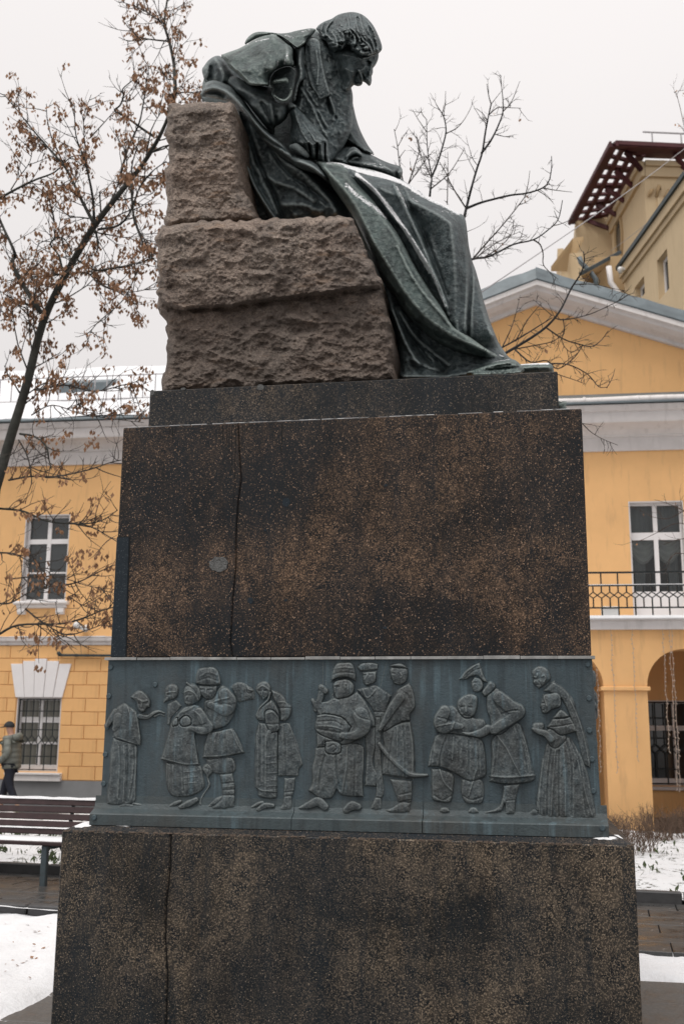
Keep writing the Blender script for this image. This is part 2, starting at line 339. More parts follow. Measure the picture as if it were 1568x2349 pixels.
# ------------------------------------------------------------------ shells: traced outlines given real depth
def resample(pts, step):
    out = []
    for (x0, y0), (x1, y1) in zip(pts[:-1], pts[1:]):
        n = max(1, int(math.hypot(x1-x0, y1-y0)/step))
        out += [(x0+(x1-x0)*i/n, y0+(y1-y0)*i/n) for i in range(n)]
    return out+[pts[-1]]
def _cr(P0, P1, P2, P3, n):
    t = (np.arange(n)/n)[:, None]; return .5*((2*P1)+(-P0+P2)*t+(2*P0-5*P1+4*P2-P3)*t**2+(-P0+3*P1-3*P2+P3)*t**3)
def smooth_closed(poly, it=2):               # curve through the traced points; sharp corners stay sharp
    P = np.array(poly, float); n = len(P); out = []
    for i in range(n):
        p0, p1, p2, p3 = P[i-1], P[i], P[(i+1) % n], P[(i+2) % n]
        a = p1-p0; b = p2-p1; c = p3-p2
        L = np.linalg.norm(b)+1e-9
        if np.dot(a, b) < .25*np.linalg.norm(a)*L: p0 = p1-b
        else: p0 = p1-a/(np.linalg.norm(a)+1e-9)*min(L*1.5, np.linalg.norm(a))
        if np.dot(b, c) < .25*np.linalg.norm(c)*L: p3 = p2+b
        else: p3 = p2+c/(np.linalg.norm(c)+1e-9)*min(L*1.5, np.linalg.norm(c))
        out.append(_cr(p0, p1, p2, p3, max(1, min(5, int(L/4)))))
    return np.concatenate(out)
def smooth_open(pts, it=2):
    P = np.array(pts, float)
    if len(P) < 3: return P
    Q = np.concatenate([[2*P[0]-P[1]], P, [2*P[-1]-P[-2]]]); out = [_cr(Q[i], Q[i+1], Q[i+2], Q[i+3], 4) for i in range(len(P)-1)]
    return np.concatenate(out+[P[-1:]])
def inside(X, Y, P):
    m = np.zeros(X.shape, bool); n = len(P)
    for i in range(n):
        x0, y0 = P[i]; x1, y1 = P[(i+1) % n]
        if y0 == y1: continue
        c = ((y0 > Y) != (y1 > Y)) & (X < (x1-x0)*(Y-y0)/(y1-y0)+x0); m ^= c
    return m
def seg_dist(X, Y, P, closed=False):
    D = np.full(X.shape, 1e9); n = len(P); NX = np.zeros(X.shape); NY = np.zeros(X.shape)
    for i in range(n if closed else n-1):
        x0, y0 = P[i]; x1, y1 = P[(i+1) % n]; dx, dy = x1-x0, y1-y0; L = dx*dx+dy*dy+1e-12
        t = np.clip(((X-x0)*dx+(Y-y0)*dy)/L, 0, 1); qx = x0+t*dx; qy = y0+t*dy
        d = np.hypot(X-qx, Y-qy); m = d < D
        D = np.where(m, d, D); NX = np.where(m, qx, NX); NY = np.where(m, qy, NY)
    return D, NX, NY
def solve_height(P, strokes, x0, y0, nx, ny, step, k):
    u = None
    for f in (8, 4, 2, 1):
        st = step*f; cx, cy = (nx+f-1)//f+1, (ny+f-1)//f+1
        X, Y = np.meshgrid(x0+np.arange(cx)*st, y0+np.arange(cy)*st, indexing='ij')
        m = inside(X, Y, P); fixed = ~m; val = np.zeros(X.shape)
        for S, h in strokes:
            xs0 = min(p[0] for p in S)-st*2; xs1 = max(p[0] for p in S)+st*2; ys0 = min(p[1] for p in S)-st*2; ys1 = max(p[1] for p in S)+st*2
            sel = (X >= xs0) & (X <= xs1) & (Y >= ys0) & (Y <= ys1) & m
            if not sel.any(): continue
            if hasattr(h, '__len__'):
                hh = np.interp(np.linspace(0, 1, len(S)), np.linspace(0, 1, len(h)), h); d = np.full(sel.sum(), 1e9); hv = np.zeros(sel.sum())
                for (sx, sy), q in zip(S, hh):
                    dd = np.hypot(X[sel]-sx, Y[sel]-sy); mm = dd < d; d = np.where(mm, dd, d); hv = np.where(mm, q, hv)
            else:
                d = seg_dist(X[sel], Y[sel], S)[0]; hv = np.full(d.shape, h)
            near = d < st*.75; idx = np.argwhere(sel)[near]
            fixed[idx[:, 0], idx[:, 1]] = True; val[idx[:, 0], idx[:, 1]] = hv[near]**2
        if u is None: u = np.zeros(X.shape)
        else:
            u = np.repeat(np.repeat(u, 2, 0), 2, 1)[:cx, :cy]
            if u.shape != X.shape: u = np.pad(u, ((0, cx-u.shape[0]), (0, cy-u.shape[1])), mode='edge')
        u = np.where(fixed, val, u)
        for _ in range(160 if f > 1 else 60):
            p = np.pad(u, 1); a = (p[:-2, 1:-1]+p[2:, 1:-1]+p[1:-1, :-2]+p[1:-1, 2:])/4+k*st*st/4
            u = np.where(fixed, val, a)
    X, Y = np.meshgrid(x0+np.arange(nx)*step, y0+np.arange(ny)*step, indexing='ij')
    return X, Y, inside(X, Y, P), u[:nx, :ny]
PXM = .00265
def blur(h, m, it=1):
    for _ in range(it):
        p = np.pad(h*m, 1); w = np.pad(m.astype(float), 1)
        s = sum(p[1+i:p.shape[0]-1+i, 1+j:p.shape[1]-1+j] for i in (-1, 0, 1) for j in (-1, 0, 1))
        c = sum(w[1+i:w.shape[0]-1+i, 1+j:w.shape[1]-1+j] for i in (-1, 0, 1) for j in (-1, 0, 1))
        h = np.where(m, s/np.maximum(c, 1), h)
    return h
def heightmap(outline, strokes=(), folds=(), r=.5, step=2.5, sm=2, blr=1, cap=None):
    P = smooth_closed(outline, sm) if sm else np.array(outline, float)
    x0, y0 = P.min(0)-step*2; x1, y1 = P.max(0)+step*2; nx = int((x1-x0)/step)+2; ny = int((y1-y0)/step)+2
    S = [(smooth_open(s, 2).tolist(), h) for s, h in strokes]
    S = [(resample(s, step), h) for s, h in S]
    X, Y, m, u = solve_height(P, S, x0, y0, nx, ny, step, 2*(r*PXM)**2)
    h = np.sqrt(np.maximum(u, 0))
    if cap: h = cap*np.tanh(h/cap)
    h = blur(h, m, blr)
    for f, amp, w in folds:
        q = smooth_open(f, 2); d = seg_dist(X, Y, q)[0]; h = h+amp*np.exp(-(d/w)**2)
    return X, Y, m, h, P
def close_mesh(X, Y, m, h, P, yref, back, backflat=False, minh=0.0):
    nx, ny = X.shape; m = m & (seg_dist(X, Y, P, True)[0] > .5*(X[1, 0]-X[0, 0])); pm = np.pad(m, 1)
    full = m.copy()
    for i in (-1, 0, 1):
        for j in (-1, 0, 1): full &= pm[1+i:nx+1+i, 1+j:ny+1+j]
    rim = m & ~full
    idx = -np.ones(X.shape, int); idx[m] = np.arange(m.sum())
    px = X[m].copy(); py = Y[m].copy(); hh = np.maximum(h[m], minh); rm = rim[m]
    d, qx, qy = seg_dist(px[rm], py[rm], P, True); px[rm] = qx; py[rm] = qy; hh[rm] = 0
    front = aty_arr(px, py, yref-hh)
    flat = aty_arr(px, py, np.full(px.shape, yref)); bk = flat.copy()
    pr = np.where(rm, 0, 1.0) if backflat else hh/max(hh.max(), 1e-6)
    if backflat: bk[:, 1] = yref+back*pr
    else: bk = aty_arr(px, py, yref+back*pr)           # the far half stays behind its own outline
    V = np.concatenate([front, bk[~rm]]); bidx = np.arange(len(px)); bidx[~rm] = len(px)+np.arange((~rm).sum())
    a = idx[:-1, :-1]; b = idx[1:, :-1]; c = idx[1:, 1:]; e = idx[:-1, 1:]
    ok = (a >= 0) & (b >= 0) & (c >= 0) & (e >= 0)
    q = np.stack([a[ok], e[ok], c[ok], b[ok]], 1)
    nr = rm[q].sum(1) < 4
    F = q.tolist() + np.stack([bidx[q[:, i]] for i in (3, 2, 1, 0)], 1)[nr].tolist()
    return V, F, px, py, len(px)
def set_snow(o, px, py, n, snow):
    if not snow: return
    at = o.data.attributes.new('snow', 'FLOAT', 'POINT'); v = np.zeros(len(o.data.vertices)); s = np.zeros(n)
    for pts, w, amt in snow:
        d = seg_dist(px, py, smooth_open(pts, 2))[0]; s = np.maximum(s, amt*np.exp(-(d/w)**2))
    v[:n] = s; at.data.foreach_set('value', v)
def shell(name, outline, yref, mat, parent, off, strokes=(), folds=(), r=.5, back=.15, step=2.5, sm=2, blr=1, noise=(.004, 9.0), snow=None, seed=0, cap=None, backflat=False, plate=None):
    X, Y, m, h, P = heightmap(outline, strokes, folds if not plate else (), r, step, sm, blr, cap)
    if plate:
        e = np.clip(seg_dist(X, Y, P, True)[0]/plate[1], 0, 1); h = plate[0]*e*e*(3-2*e)*m+h*.3
        for f, amp, w in folds: h = h+amp*np.exp(-(seg_dist(X, Y, smooth_open(f, 2))[0]/w)**2)
    if noise: h = h+noise[0]*fbm(X/noise[1], Y/noise[1], 3, seed)+noise[0]*1.6*fbm(X/(noise[1]*4), Y/(noise[1]*4), 2, seed+5)
    V, F, px, py, n = close_mesh(X, Y, m, h, P, yref, back, backflat, .002)
    o = mk(name, V, F, mat, parent, True, off); set_snow(o, px, py, n, snow); return o

# ================================================================== GROUND
def sheet(name, x0, x1, y0, y1, nx, ny, zf, mat, kind='structure', shear=0.0):
    xs = np.linspace(x0, x1, nx); ys = np.linspace(y0, y1, ny); X, Y = np.meshgrid(xs, ys, indexing='ij'); Yw = Y+shear*X
    Z = zf(X, Yw); V = np.stack([X, Yw, Z], -1).reshape(-1, 3)
    F = [(i*ny+j, (i+1)*ny+j, (i+1)*ny+j+1, i*ny+j+1) for i in range(nx-1) for j in range(ny-1)]
    o = mk(name, V, F, mat, None, True); return tag(o, kind=kind)
ground = mk('ground', [(-400, -60, -.06), (400, -60, -.06), (400, 900, -.06), (-400, 900, -.06)], [(0, 1, 2, 3)], M['paving_pad']); tag(ground, kind='structure')
SH = -.076                                   # the path runs slightly askew to the monument
lawn = sheet('snow_lawn', -9, -2.04, -3, 3.42, 90, 90, lambda x, y: .012+np.clip((-2.05-x)/.12+.3*fbm(y*3, x*3, 2, 3), 0, 1)*(.035+.028*fbm(x*1.3, y*1.3, 4)+.030*fbm(x*4.5, y*4.5, 4, 4)), M['snow'], shear=SH)
def rag(x, y, lo, hi):
    v = y-SH*x; e = np.minimum(v-lo, hi-v)+.5*fbm(x*1.7, y*1.7, 5, 6); return np.clip(e/.16, 0, 1)
strip = sheet('snow_strip', -2.1, 9, 2.15, 3.55, 170, 44, lambda x, y: -.01+rag(x, y, 2.32, 3.38)*(.055+.02*fbm(x*1.8, y*1.8, 4, 2)+.012*fbm(x*7, y*7, 2, 4)), M['snow'], shear=SH)
bed = sheet('planting_bed', -12, 10, 5.90, 12.7, 170, 70, lambda x, y: .07+.05*fbm(x*1.2, y*1.2, 4, 9)+.035*fbm(x*5, y*5, 3, 3), M['snow_bed'], shear=SH)
yard = sheet('yard_pavement', -14, 12, 12.6, 16.6, 20, 10, lambda x, y: .012+0*x, M['paving_wet'])
# paved path of slabs
path = tag(sheet('path', -12, 10, 3.36, 5.76, 3, 3, lambda x, y: -.02+0*x, M['joint_dark'], shear=SH), kind='structure')
slab_me = bbox_mesh('paving_slab', .592, .392, .05, M['paving_wet'], .004)
for i in range(26):
    for j in range(6):
        x = -8.4+i*.6+(.3 if j % 2 else 0); y = 3.56+j*.4
        inst('paving_slab', slab_me, path, (x, y+SH*x, .0+random.uniform(-.002, .002)), (random.uniform(-.004, .004), random.uniform(-.004, .004), math.atan(SH)))
pad = mk('paved_apron', [(-2.1, -9, -.03), (9, -9, -.03), (9, 2.35, -.03), (-2.1, 2.35, -.03)], [(0, 1, 2, 3)], M['joint_dark']); tag(pad, kind='structure')
pad_me = bbox_mesh('paving_slab', .892, .592, .05, M['paving_pad'], .004)
for i in range(10):
    for j in range(16):
        x = -1.65+i*.9; y = 1.9-j*.6+SH*0
        if y+SH*x > 2.3: continue
        inst('paving_slab', pad_me, pad, (x, y+(-.0)*x, -.004+random.uniform(-.002, .002)), (random.uniform(-.003, .003), random.uniform(-.003, .003), 0))
kerb_me = bbox_mesh('kerb_stone', .985, .11, .2, M['kerb'], .012)
for far in (0, 1):
    k = thing('kerb', 'low dark stone kerb between the wet path and the '+('planting beds of the yellow house' if far else 'open snow beside the monument'), 'kerb', (0, 0, 0), group=None)
    for i in range(18 if far else 7):
        x = -9+i; y = (5.82 if far else 3.38)
        if not far and x > -2.3: continue
        inst('kerb_stone', kerb_me, k, (x, y+SH*x, .02 if not far else .035), (0, 0, math.atan(SH)))
    if not far:
        b = MB()
        for i in range(60):
            x = -9+i*.115; b.add([], [])
        sh = sheet('snow_cover', -9, -2.2, 3.28, 3.47, 130, 8, lambda x, y: .105+.045*fbm(x*1.5, y*3, 3, 8), M['snow'], kind=None, shear=SH); sh.parent = k

# ================================================================== PEDESTAL
PED = np.array([0, 1.1, 0.0])
ped = thing('pedestal', 'tall stepped dark granite pedestal with a bronze relief band under the seated statue', 'pedestal', tuple(PED))
HM = 1.3555; YB = 2.2
def wob(a, b, n, amp, seed):
    out = []
    for i in range(n+1):
        t = i/n; k = amp*math.sin(seed*3.1+t*37+math.sin(t*91+seed)*2)*(1 if 0 < i < n else 0)
        out.append((a[0]+(b[0]-a[0])*t+k*(a[0] == b[0] or abs(a[0]-b[0]) < abs(a[1]-b[1])), a[1]+(b[1]-a[1])*t+k*(abs(a[0]-b[0]) >= abs(a[1]-b[1]))))
    return out
# lower plinth: two blocks with an open joint
XP0, XP1, YP, Z1 = -1.5214, 1.5165, -.1635, 1.159
jl = [(aty(x, y, YP)[0], aty(x, y, YP)[2]) for x, y in ((392, 1908), (390, 1990), (381, 2080), (379, 2160), (384, 2240), (381, 2340))]
jl[0] = (jl[0][0], Z1); jl.append((jl[-1][0]-.004, .0))
g = .004
pl = MB().prism([(XP0, 0)]+[(x-g, z) for x, z in jl[::-1]]+[(XP0, Z1)], YP, YB+.16).build('plinth_block', M['granite_plinth'], ped, off=PED, bevel=.007)
pr = MB().prism([(x+g, z) for x, z in jl]+[(XP1, Z1)][:0]+[], YP, YB+.16) if False else MB().prism([(jl[-1][0]+g, 0), (XP1, 0), (XP1, Z1)]+[(x+g, z) for x, z in jl[:-1]], YP, YB+.16)
pr.build('plinth_block', M['granite_plinth'], ped, off=PED, bevel=.007)
MB().box(jl[2][0]-.03, jl[2][0]+.03, YP+.012, YP+.05, .02, Z1-.01).build('joint_fill', M['joint_dark'], ped, off=PED)
# weathered top of the plinth
wt = MB(); y0, y1, z0, z1 = YP+.006, -.07, Z1+.001, Z1+.042
o_ = .007; wi = .10
wt.add([(XP0+o_, y0, z0), (XP1-o_, y0, z0), (XP1-wi, y1, z1), (XP0+wi, y1, z1), (XP0+o_, YB+.1, z0), (XP1-o_, YB+.1, z0), (XP1-wi, YB+.06, z1), (XP0+wi, YB+.06, z1)],
       [(0, 1, 2, 3), (4, 0, 3, 7), (1, 5, 6, 2), (5, 4, 7, 6), (3, 2, 6, 7)])
top = wt.build('plinth_top', M['granite_slab'], ped, off=PED)
# bronze relief band
YR = -.035
ZR0, ZR1 = 1.255, 2.092
rp = MB()
xa, xb = aty(249, 1514, YR)[0], aty(1357, 1510, YR)[0]; xc, xd = aty(231, 1845, YR)[0], aty(1379, 1872, YR)[0]
bx0, bx1 = aty(205, 1872, -.11)[0], aty(1395, 1898, -.11)[0]
rp.add([(xc, YR, ZR0), (xd, YR, ZR0), (xb, YR, ZR1), (xa, YR, ZR1), (xc, YB, ZR0), (xd, YB, ZR0), (xb, YB, ZR1), (xa, YB, ZR1)],
       [(0, 1, 2, 3), (1, 5, 6, 2), (5, 4, 7, 6), (4, 0, 3, 7), (3, 2, 6, 7)])
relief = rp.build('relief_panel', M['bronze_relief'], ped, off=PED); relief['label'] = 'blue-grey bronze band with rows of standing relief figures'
# moulded foot of the band, cast in sections with open seams
secs = [205, 668, 968, 1395]
for i in range(3):
    x0 = aty(secs[i], 1880, -.11)[0]+(.002 if i else 0); x1 = aty(secs[i+1], 1890, -.11)[0]-(.002 if i < 2 else 0)
    prof = [(-.11, 1.187), (-.11, 1.243), (-.104, 1.249), (-.075, 1.262), (-.052, 1.272), (-.040, 1.30), (-.0365, 1.34), (-.02, 1.34), (-.02, 1.187)]
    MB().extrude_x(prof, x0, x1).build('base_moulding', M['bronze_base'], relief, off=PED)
for xs, sg in ((bx0, -1), (bx1, 1)):
    x_in = xs-sg*.001
    MB().box(min(xs, xs-sg*.02), max(xs, xs-sg*.02), -.10, YB, 1.187, 1.245).build('base_moulding', M['bronze_base'], relief, off=PED)
fl_ = MB()
for i in range(14):
    x0 = -1.372+i*2.744/14; z = random.uniform(-.004, .004)
    fl_.box(x0, x0+2.744/14-random.uniform(.001, .006), -.052-random.uniform(0, .006), .0, 2.093, 2.109+z)
fl_.build('flashing', M['flashing'], ped, off=PED)
we = MB(); wr = random.Random(12); x = XP0+.01
while x < XP1-.03:
    w = wr.uniform(.008, .045)
    if wr.random() < .7: we.box(x, min(x+w, XP1-.008), YP-.0008, YP+.012, Z1-wr.uniform(.002, .008), Z1+.0025)
    x += w+wr.uniform(0, .02)
we.build('worn_edge', M['worn'], ped, off=PED)['kind'] = 'stuff'
# bolts
bolt_me = bpy.data.meshes.new('bolt'); b = MB().tube([(0, -.008, 0), (0, -.006, 0), (0, .004, 0)], [.011, .015, .016], 10); b2 = b.build('bolt', M['bronze_relief'], None); bolt_me = b2.data; bpy.data.objects.remove(b2)
for px, py in ((254, 1531), (250, 1597), (246, 1668), (242, 1731), (238, 1798), (356, 1571), (1347, 1524), (1350, 1602), (1351, 1676), (1357, 1742), (1360, 1815)):
    p = aty(px, py, YR)-PED; inst('bolt', bolt_me, relief, (p[0], p[1], p[2]))
for px, py in ((216, 1876), (1381, 1900)):
    p = aty(px, py, -.112)-PED; inst('bolt', bolt_me, relief, (p[0], p[1], p[2]))
# main block: cracked from top to bottom, corner repaired
Z3, Z4 = 2.111, 3.494
ck = [(aty(x, y, 0)[0], aty(x, y, 0)[2]) for x, y in ((546, 962), (549, 1040), (553, 1100), (546, 1150), (541, 1230), (541, 1300), (534, 1370), (531, 1430), (528, 1475), (533, 1512))]
ck[0] = (ck[0][0], Z4); ck[-1] = (ck[-1][0], Z3)
g = .0022
MB().prism([(-HM, Z3)]+[(x-g, z) for x, z in ck[::-1]]+[(-HM, Z4)], 0, YB).build('main_block', M['granite_main'], ped, off=PED, bevel=.006)
MB().prism([(HM, Z3), (HM, Z4)]+[(x+g, z) for x, z in ck], 0, YB).build('main_block', M['granite_main'], ped, off=PED, bevel=.006)
MB().box(ck[4][0]-.05, ck[4][0]+.05, .010, .05, Z3+.01, Z4-.01).build('crack_fill', M['joint_dark'], ped, off=PED)
# repair piece let into the left corner
r0, r1 = aty(268, 1232, -.004), aty(296, 1232, -.004); r2, r3 = aty(288, 1508, -.004), aty(252, 1508, -.004)
MB().prism([(-HM-.004, Z3+.002), (r2[0], Z3+.002), (r1[0], r1[2]), (-HM-.004, r1[2])], -.004, .35).build('repair_piece', M['granite_blue'], ped, off=PED, bevel=.004)
MB().prism([(r2[0]+.001, Z3+.003), (r2[0]+.006, Z3+.003), (r1[0]+.006, r1[2]+.004), (-HM-.002, r1[2]+.004), (-HM-.002, r1[2]+.001), (r1[0]+.001, r1[2]+.001)], -.0025, .1).build('joint_fill', M['joint_dark'], ped, off=PED)
# mortar patch and small dark scars on the face
def blob(cx, cy, rx, ry, y, mat, name, parent, n=18, seed=1, th=.004):
    rnd = random.Random(seed); c = aty(cx, cy, y); s = PXM
    poly = []
    for k in range(n):
        a = 2*math.pi*k/n; q = 1+rnd.uniform(-.12, .12); poly.append((c[0]+math.cos(a)*rx*s*q, c[2]+math.sin(a)*ry*s*q))
    return MB().prism(poly, y-th, y+.01).build(name, mat, parent, off=PED)
blob(502, 1294, 21, 17, 0, M['mortar'], 'mortar_patch', ped, 22, 3)
for cx, cy, rx, ry, sd in ((656, 1152, 8, 11, 2), (574, 1378, 6, 7, 5), (884, 1113, 4, 3, 6), (608, 1216, 3, 3, 7), (655, 1377, 4, 3, 8), (883, 1440, 5, 3, 9)):
    blob(cx, cy, rx, ry, 0, M['granite_blue'], 'scar', ped, 10, sd, .0015)
# dark runs of water below the slab
rnd = random.Random(4)
for px, L, w in ((389, 22, 2), (396, 30, 3.2), (402, 14, 1.5), (503, 28, 1.5), (511, 34, 3), (520, 48, 2.4), (527, 90, 1.2), (533, 110, 1.6), (541, 200, 1.8), (556, 60, 1.5), (566, 18, 1.6), (578, 14, 1.2), (590, 16, 1.5), (647, 74, 2.6), (668, 10, 2)):
    top_y = 983-(px-283)*.0428+2; pts = []
    for k in range(9):
        t = k/8; pts.append((px-t*L*.03+rnd.uniform(-1, 1)*(1 if k else 0), top_y+L*t, w*(1-.55*t)*(1+rnd.uniform(-.2, .2))))
    V = []; Lp = [aty(x-ww/2, y, 0) for x, y, ww in pts]; Rp = [aty(x+ww/2, y, 0) for x, y, ww in pts]
    MB().prism([(p[0], p[2]) for p in Lp]+[(p[0], p[2]) for p in Rp[::-1]], -.0012, .004).build('water_run', M['joint_dark'], ped, off=PED)
# slab under the rock
SX0, SX1, YS, Z5 = -1.2414, 1.2352, .117, 3.761
MB().box(SX0, SX1, YS, YB-.117, Z4+.022, Z5).build('top_slab', M['granite_slab'], ped, off=PED, bevel=.006)
MB().box(SX0+.012, SX1-.012, YS+.014, YB-.14, Z4-.002, Z4+.024).build('mortar_bed', M['kerb'], ped, off=PED)
sn = []
for a, b_, n_ in ((-1.33, 1.33, 40),):
    for i in range(n_):
        if rnd.random() < .2: continue
        x = a+(b_-a)*i/n_; w = (b_-a)/n_*rnd.uniform(.8, 1.5); sn.append((x, w, rnd.uniform(.002, .0045), rnd.uniform(.03, .1)))
sb = MB()
for x, w, h, d in sn: sb.box(x, min(x+w, 1.335), .006, d, Z4+.0012, Z4+h)
so = sb.build('snow_dusting', M['snow'], ped, off=PED, bevel=.002); so['kind'] = 'stuff'
for (cx, cy, rx, ry, y, s_) in ((597, 888, 9, 7, YS, 3), (420, 892, 6, 3, YS, 5), (349, 900, 5, 7, YS, 6)):
    blob(cx, cy, rx, ry, y, M['mortar'], 'chip', ped, 12, s_, .002)
# snow frozen on the plinth corners
for cx, cy, rx, ry, sd in ((1.38, -.105, .06, .018, 1), (1.45, -.05, .022, .03, 2), (-1.43, -.10, .055, .035, 3), (-1.2, -.10, .05, .012, 4)):
    rq = random.Random(sd); n = 18; V = [(cx, cy, 0)]
    for k in range(n):
        a = 2*math.pi*k/n; q = rq.uniform(.7, 1.15); V.append((cx+math.cos(a)*rx*q, cy+math.sin(a)*ry*q, 0))
    out = []
    for i, (x, y, _) in enumerate(V):
        ty = max(0, min(1, (y-y0)/(y1-y0))); tx = max(0, min(1, (XP1-abs(x))/wi)); out.append((x, y, z0+min(ty, tx)*(z1-z0)+(.010 if i == 0 else .0015)))
    mk('snow_patch', out, [(0, i, i % n+1) for i in range(1, n+1)], M['snow'], ped, True, PED)
# small bronze ornament on the far end of the slab
ob = MB()
for k in range(7):
    a = k*.9; ob.tube([(SX1+.0, .30+.05*k, 3.60+.05*math.sin(a)), (SX1+.03, .32+.05*k, 3.58+.05*math.cos(a)), (SX1+.012, .34+.05*k, 3.55+.04*math.sin(a))], [.02, .028, .015], 7)
ob.build('bronze_ornament', M['bronze_green'], ped, True, off=PED)

# ------------------------------------------------------------------ relief figures
q1 = mapper(232.75, 1519, .16406); q2 = mapper(477.75, 1519, .16406); q3 = mapper(686, 1519, .19531); q4 = mapper(967.75, 1519, .17188); q5 = mapper(1188.25, 1519, .15649)
FIGS = []
def fig(mapf, parts, limbs=(), lines=()):
    FIGS.append(([(mapf(o), l, b) for o, l, b in parts], [(mapf(p), r, l) for p, r, l in limbs], [(mapf(p), a, w) for p, a, w in lines]))
def gridl(x0, x1, ys, a=3.5, w=.9): return [([(x0, y), ((x0+x1)/2, y-8), (x1, y-14)], a, w) for y in ys]
fig(q1, [([(165,1060),(300,1090),(490,1160),(505,1300),(495,1600),(490,1800),(470,1960),(340,2000),(180,2010),(60,1990),(75,1850),(110,1550),(120,1250)], 16, 14),
         ([(160,1010),(170,960),(150,880),(200,650),(260,600),(330,570),(400,620),(500,700),(530,850),(560,1100),(545,1170),(480,1160),(400,1140),(280,1100),(190,1060)], 24, 18),
         ([(400,490),(440,440),(500,400),(560,395),(620,440),(670,500),(690,560),(680,640),(640,640),(600,700),(560,710),(500,660),(480,560)], 30, 16)],
    [([(540,760),(640,770),(720,720),(800,690),(880,715)], [7, 6, 5, 3.5, 2], 16), ([(740,760),(820,730),(880,755)], [3, 2.5, 1.6], 13), ([(200,700),(120,820),(80,890)], [9, 8, 6], 22), ([(230,770),(215,860),(190,930)], [12, 11, 8], 30), ([(240,2020),(330,2000),(435,2010)], [4, 5, 4], 14), ([(440,1980),(500,1990),(555,2000)], [4, 4, 3], 12)],
    [([(260,1180),(270,1500),(245,1900)], -8, 1.8), ([(355,1180),(370,1500),(345,1950)], -8, 1.8), ([(450,1180),(460,1500),(400,1900)], -7, 1.6), ([(310,1180),(320,1500),(300,1950)], 5, 2), ([(370,640),(400,760),(430,900)], 6, 2), ([(480,720),(510,880),(540,1080)], 6, 1.5), ([(160,1040),(300,1085),(480,1150)], 6, 1.6), ([(500,520),(570,550),(640,530)], 6, 1.3), ([(570,560),(555,625)], 8, 1.4), ([(520,570),(545,585)], -7, 1.5), ([(600,570),(625,580)], -7, 1.5), ([(540,660),(590,680)], 6, 2), ([(410,495),(480,500),(540,530),(600,560),(640,540)], 5, 1.2)])
fig(q1, [([(885,400),(910,340),(960,305),(1030,310),(1080,360),(1075,440),(1050,500),(960,540),(860,570),(880,480)], 13, 12), ([(920,590),(1000,540),(1050,530),(1130,610),(1060,690),(980,780),(960,880),(915,880)], 8, 6)], (),
    [([(900,430),(960,420),(1030,415)], 6, 1.3), ([(905,440),(885,485)], 5, 1.2), ([(930,455),(960,450)], -6, 1.3), ([(920,500),(880,560)], 5, 1.2), ([(1000,480),(1010,540)], 4, 1.2), ([(950,500),(930,550)], -4, 1)])
fig(q1, [([(895,1400),(1380,1440),(1430,1600),(1440,1760),(1300,1860),(1180,1890),(1000,1880),(920,1780),(895,1650)], 16, 14),
         ([(1060,720),(1170,620),(1320,590),(1400,640),(1460,760),(1440,900),(1320,1000),(1330,1150),(1370,1440),(1180,1450),(1000,1410),(825,1365),(870,1200),(930,1000),(970,850)], 26, 20), ([(1080,830),(1130,760),(1200,740),(1260,800),(1250,880),(1130,910)], 40, 16), ([(980,850),(1020,780),(1075,770),(1075,880),(990,910)], 36, 12),
         ([(1140,450),(1150,380),(1200,320),(1290,300),(1360,340),(1400,430),(1390,520),(1320,580),(1220,610),(1165,580),(1150,520)], 32, 18)],
    [([(1360,700),(1440,830),(1500,920),(1400,960),(1280,930),(1200,930)], [12, 13, 12, 11, 8, 6], 42), ([(960,2010),(1050,1970),(1100,1950)], [4, 6, 5], 16), ([(1100,2030),(1200,1990),(1320,1930)], [6, 9, 7], 24), ([(1195,295),(1240,330)], [3, 3], 40)],
    [([(1140,430),(1220,400),(1300,440),(1360,540)], 7, 1.4), ([(1200,320),(1280,380),(1340,460)], -5, 1.3), ([(1170,470),(1195,465)], -8, 1.5), ([(1225,465),(1255,460)], -8, 1.5), ([(1195,475),(1175,510)], 8, 1.4), ([(1175,545),(1225,548)], -6, 1.1), ([(1030,1170),(1020,1400)], 5, 1), ([(840,1350),(1000,1395),(1180,1435),(1370,1425)], 8, 1.8), ([(1060,710),(1180,680),(1300,610)], 6, 2.5), ([(930,1450),(920,1750)], -6, 1.4), ([(1130,1460),(1150,1800)], -6, 1.4), ([(1000,1460),(1000,1800)], 4, 2), ([(1210,1500),(1230,1760)], 4, .9), ([(1290,1490),(1310,1740)], 4, .9), ([(1330,1050),(1360,1400)], 5, 1.2), ([(1290,680),(1380,760),(1420,860)], 6, 1.5), ([(1300,900),(1400,880),(1460,860)], -6, 1.5)]+gridl(1150, 1330, (1540, 1620, 1700)))
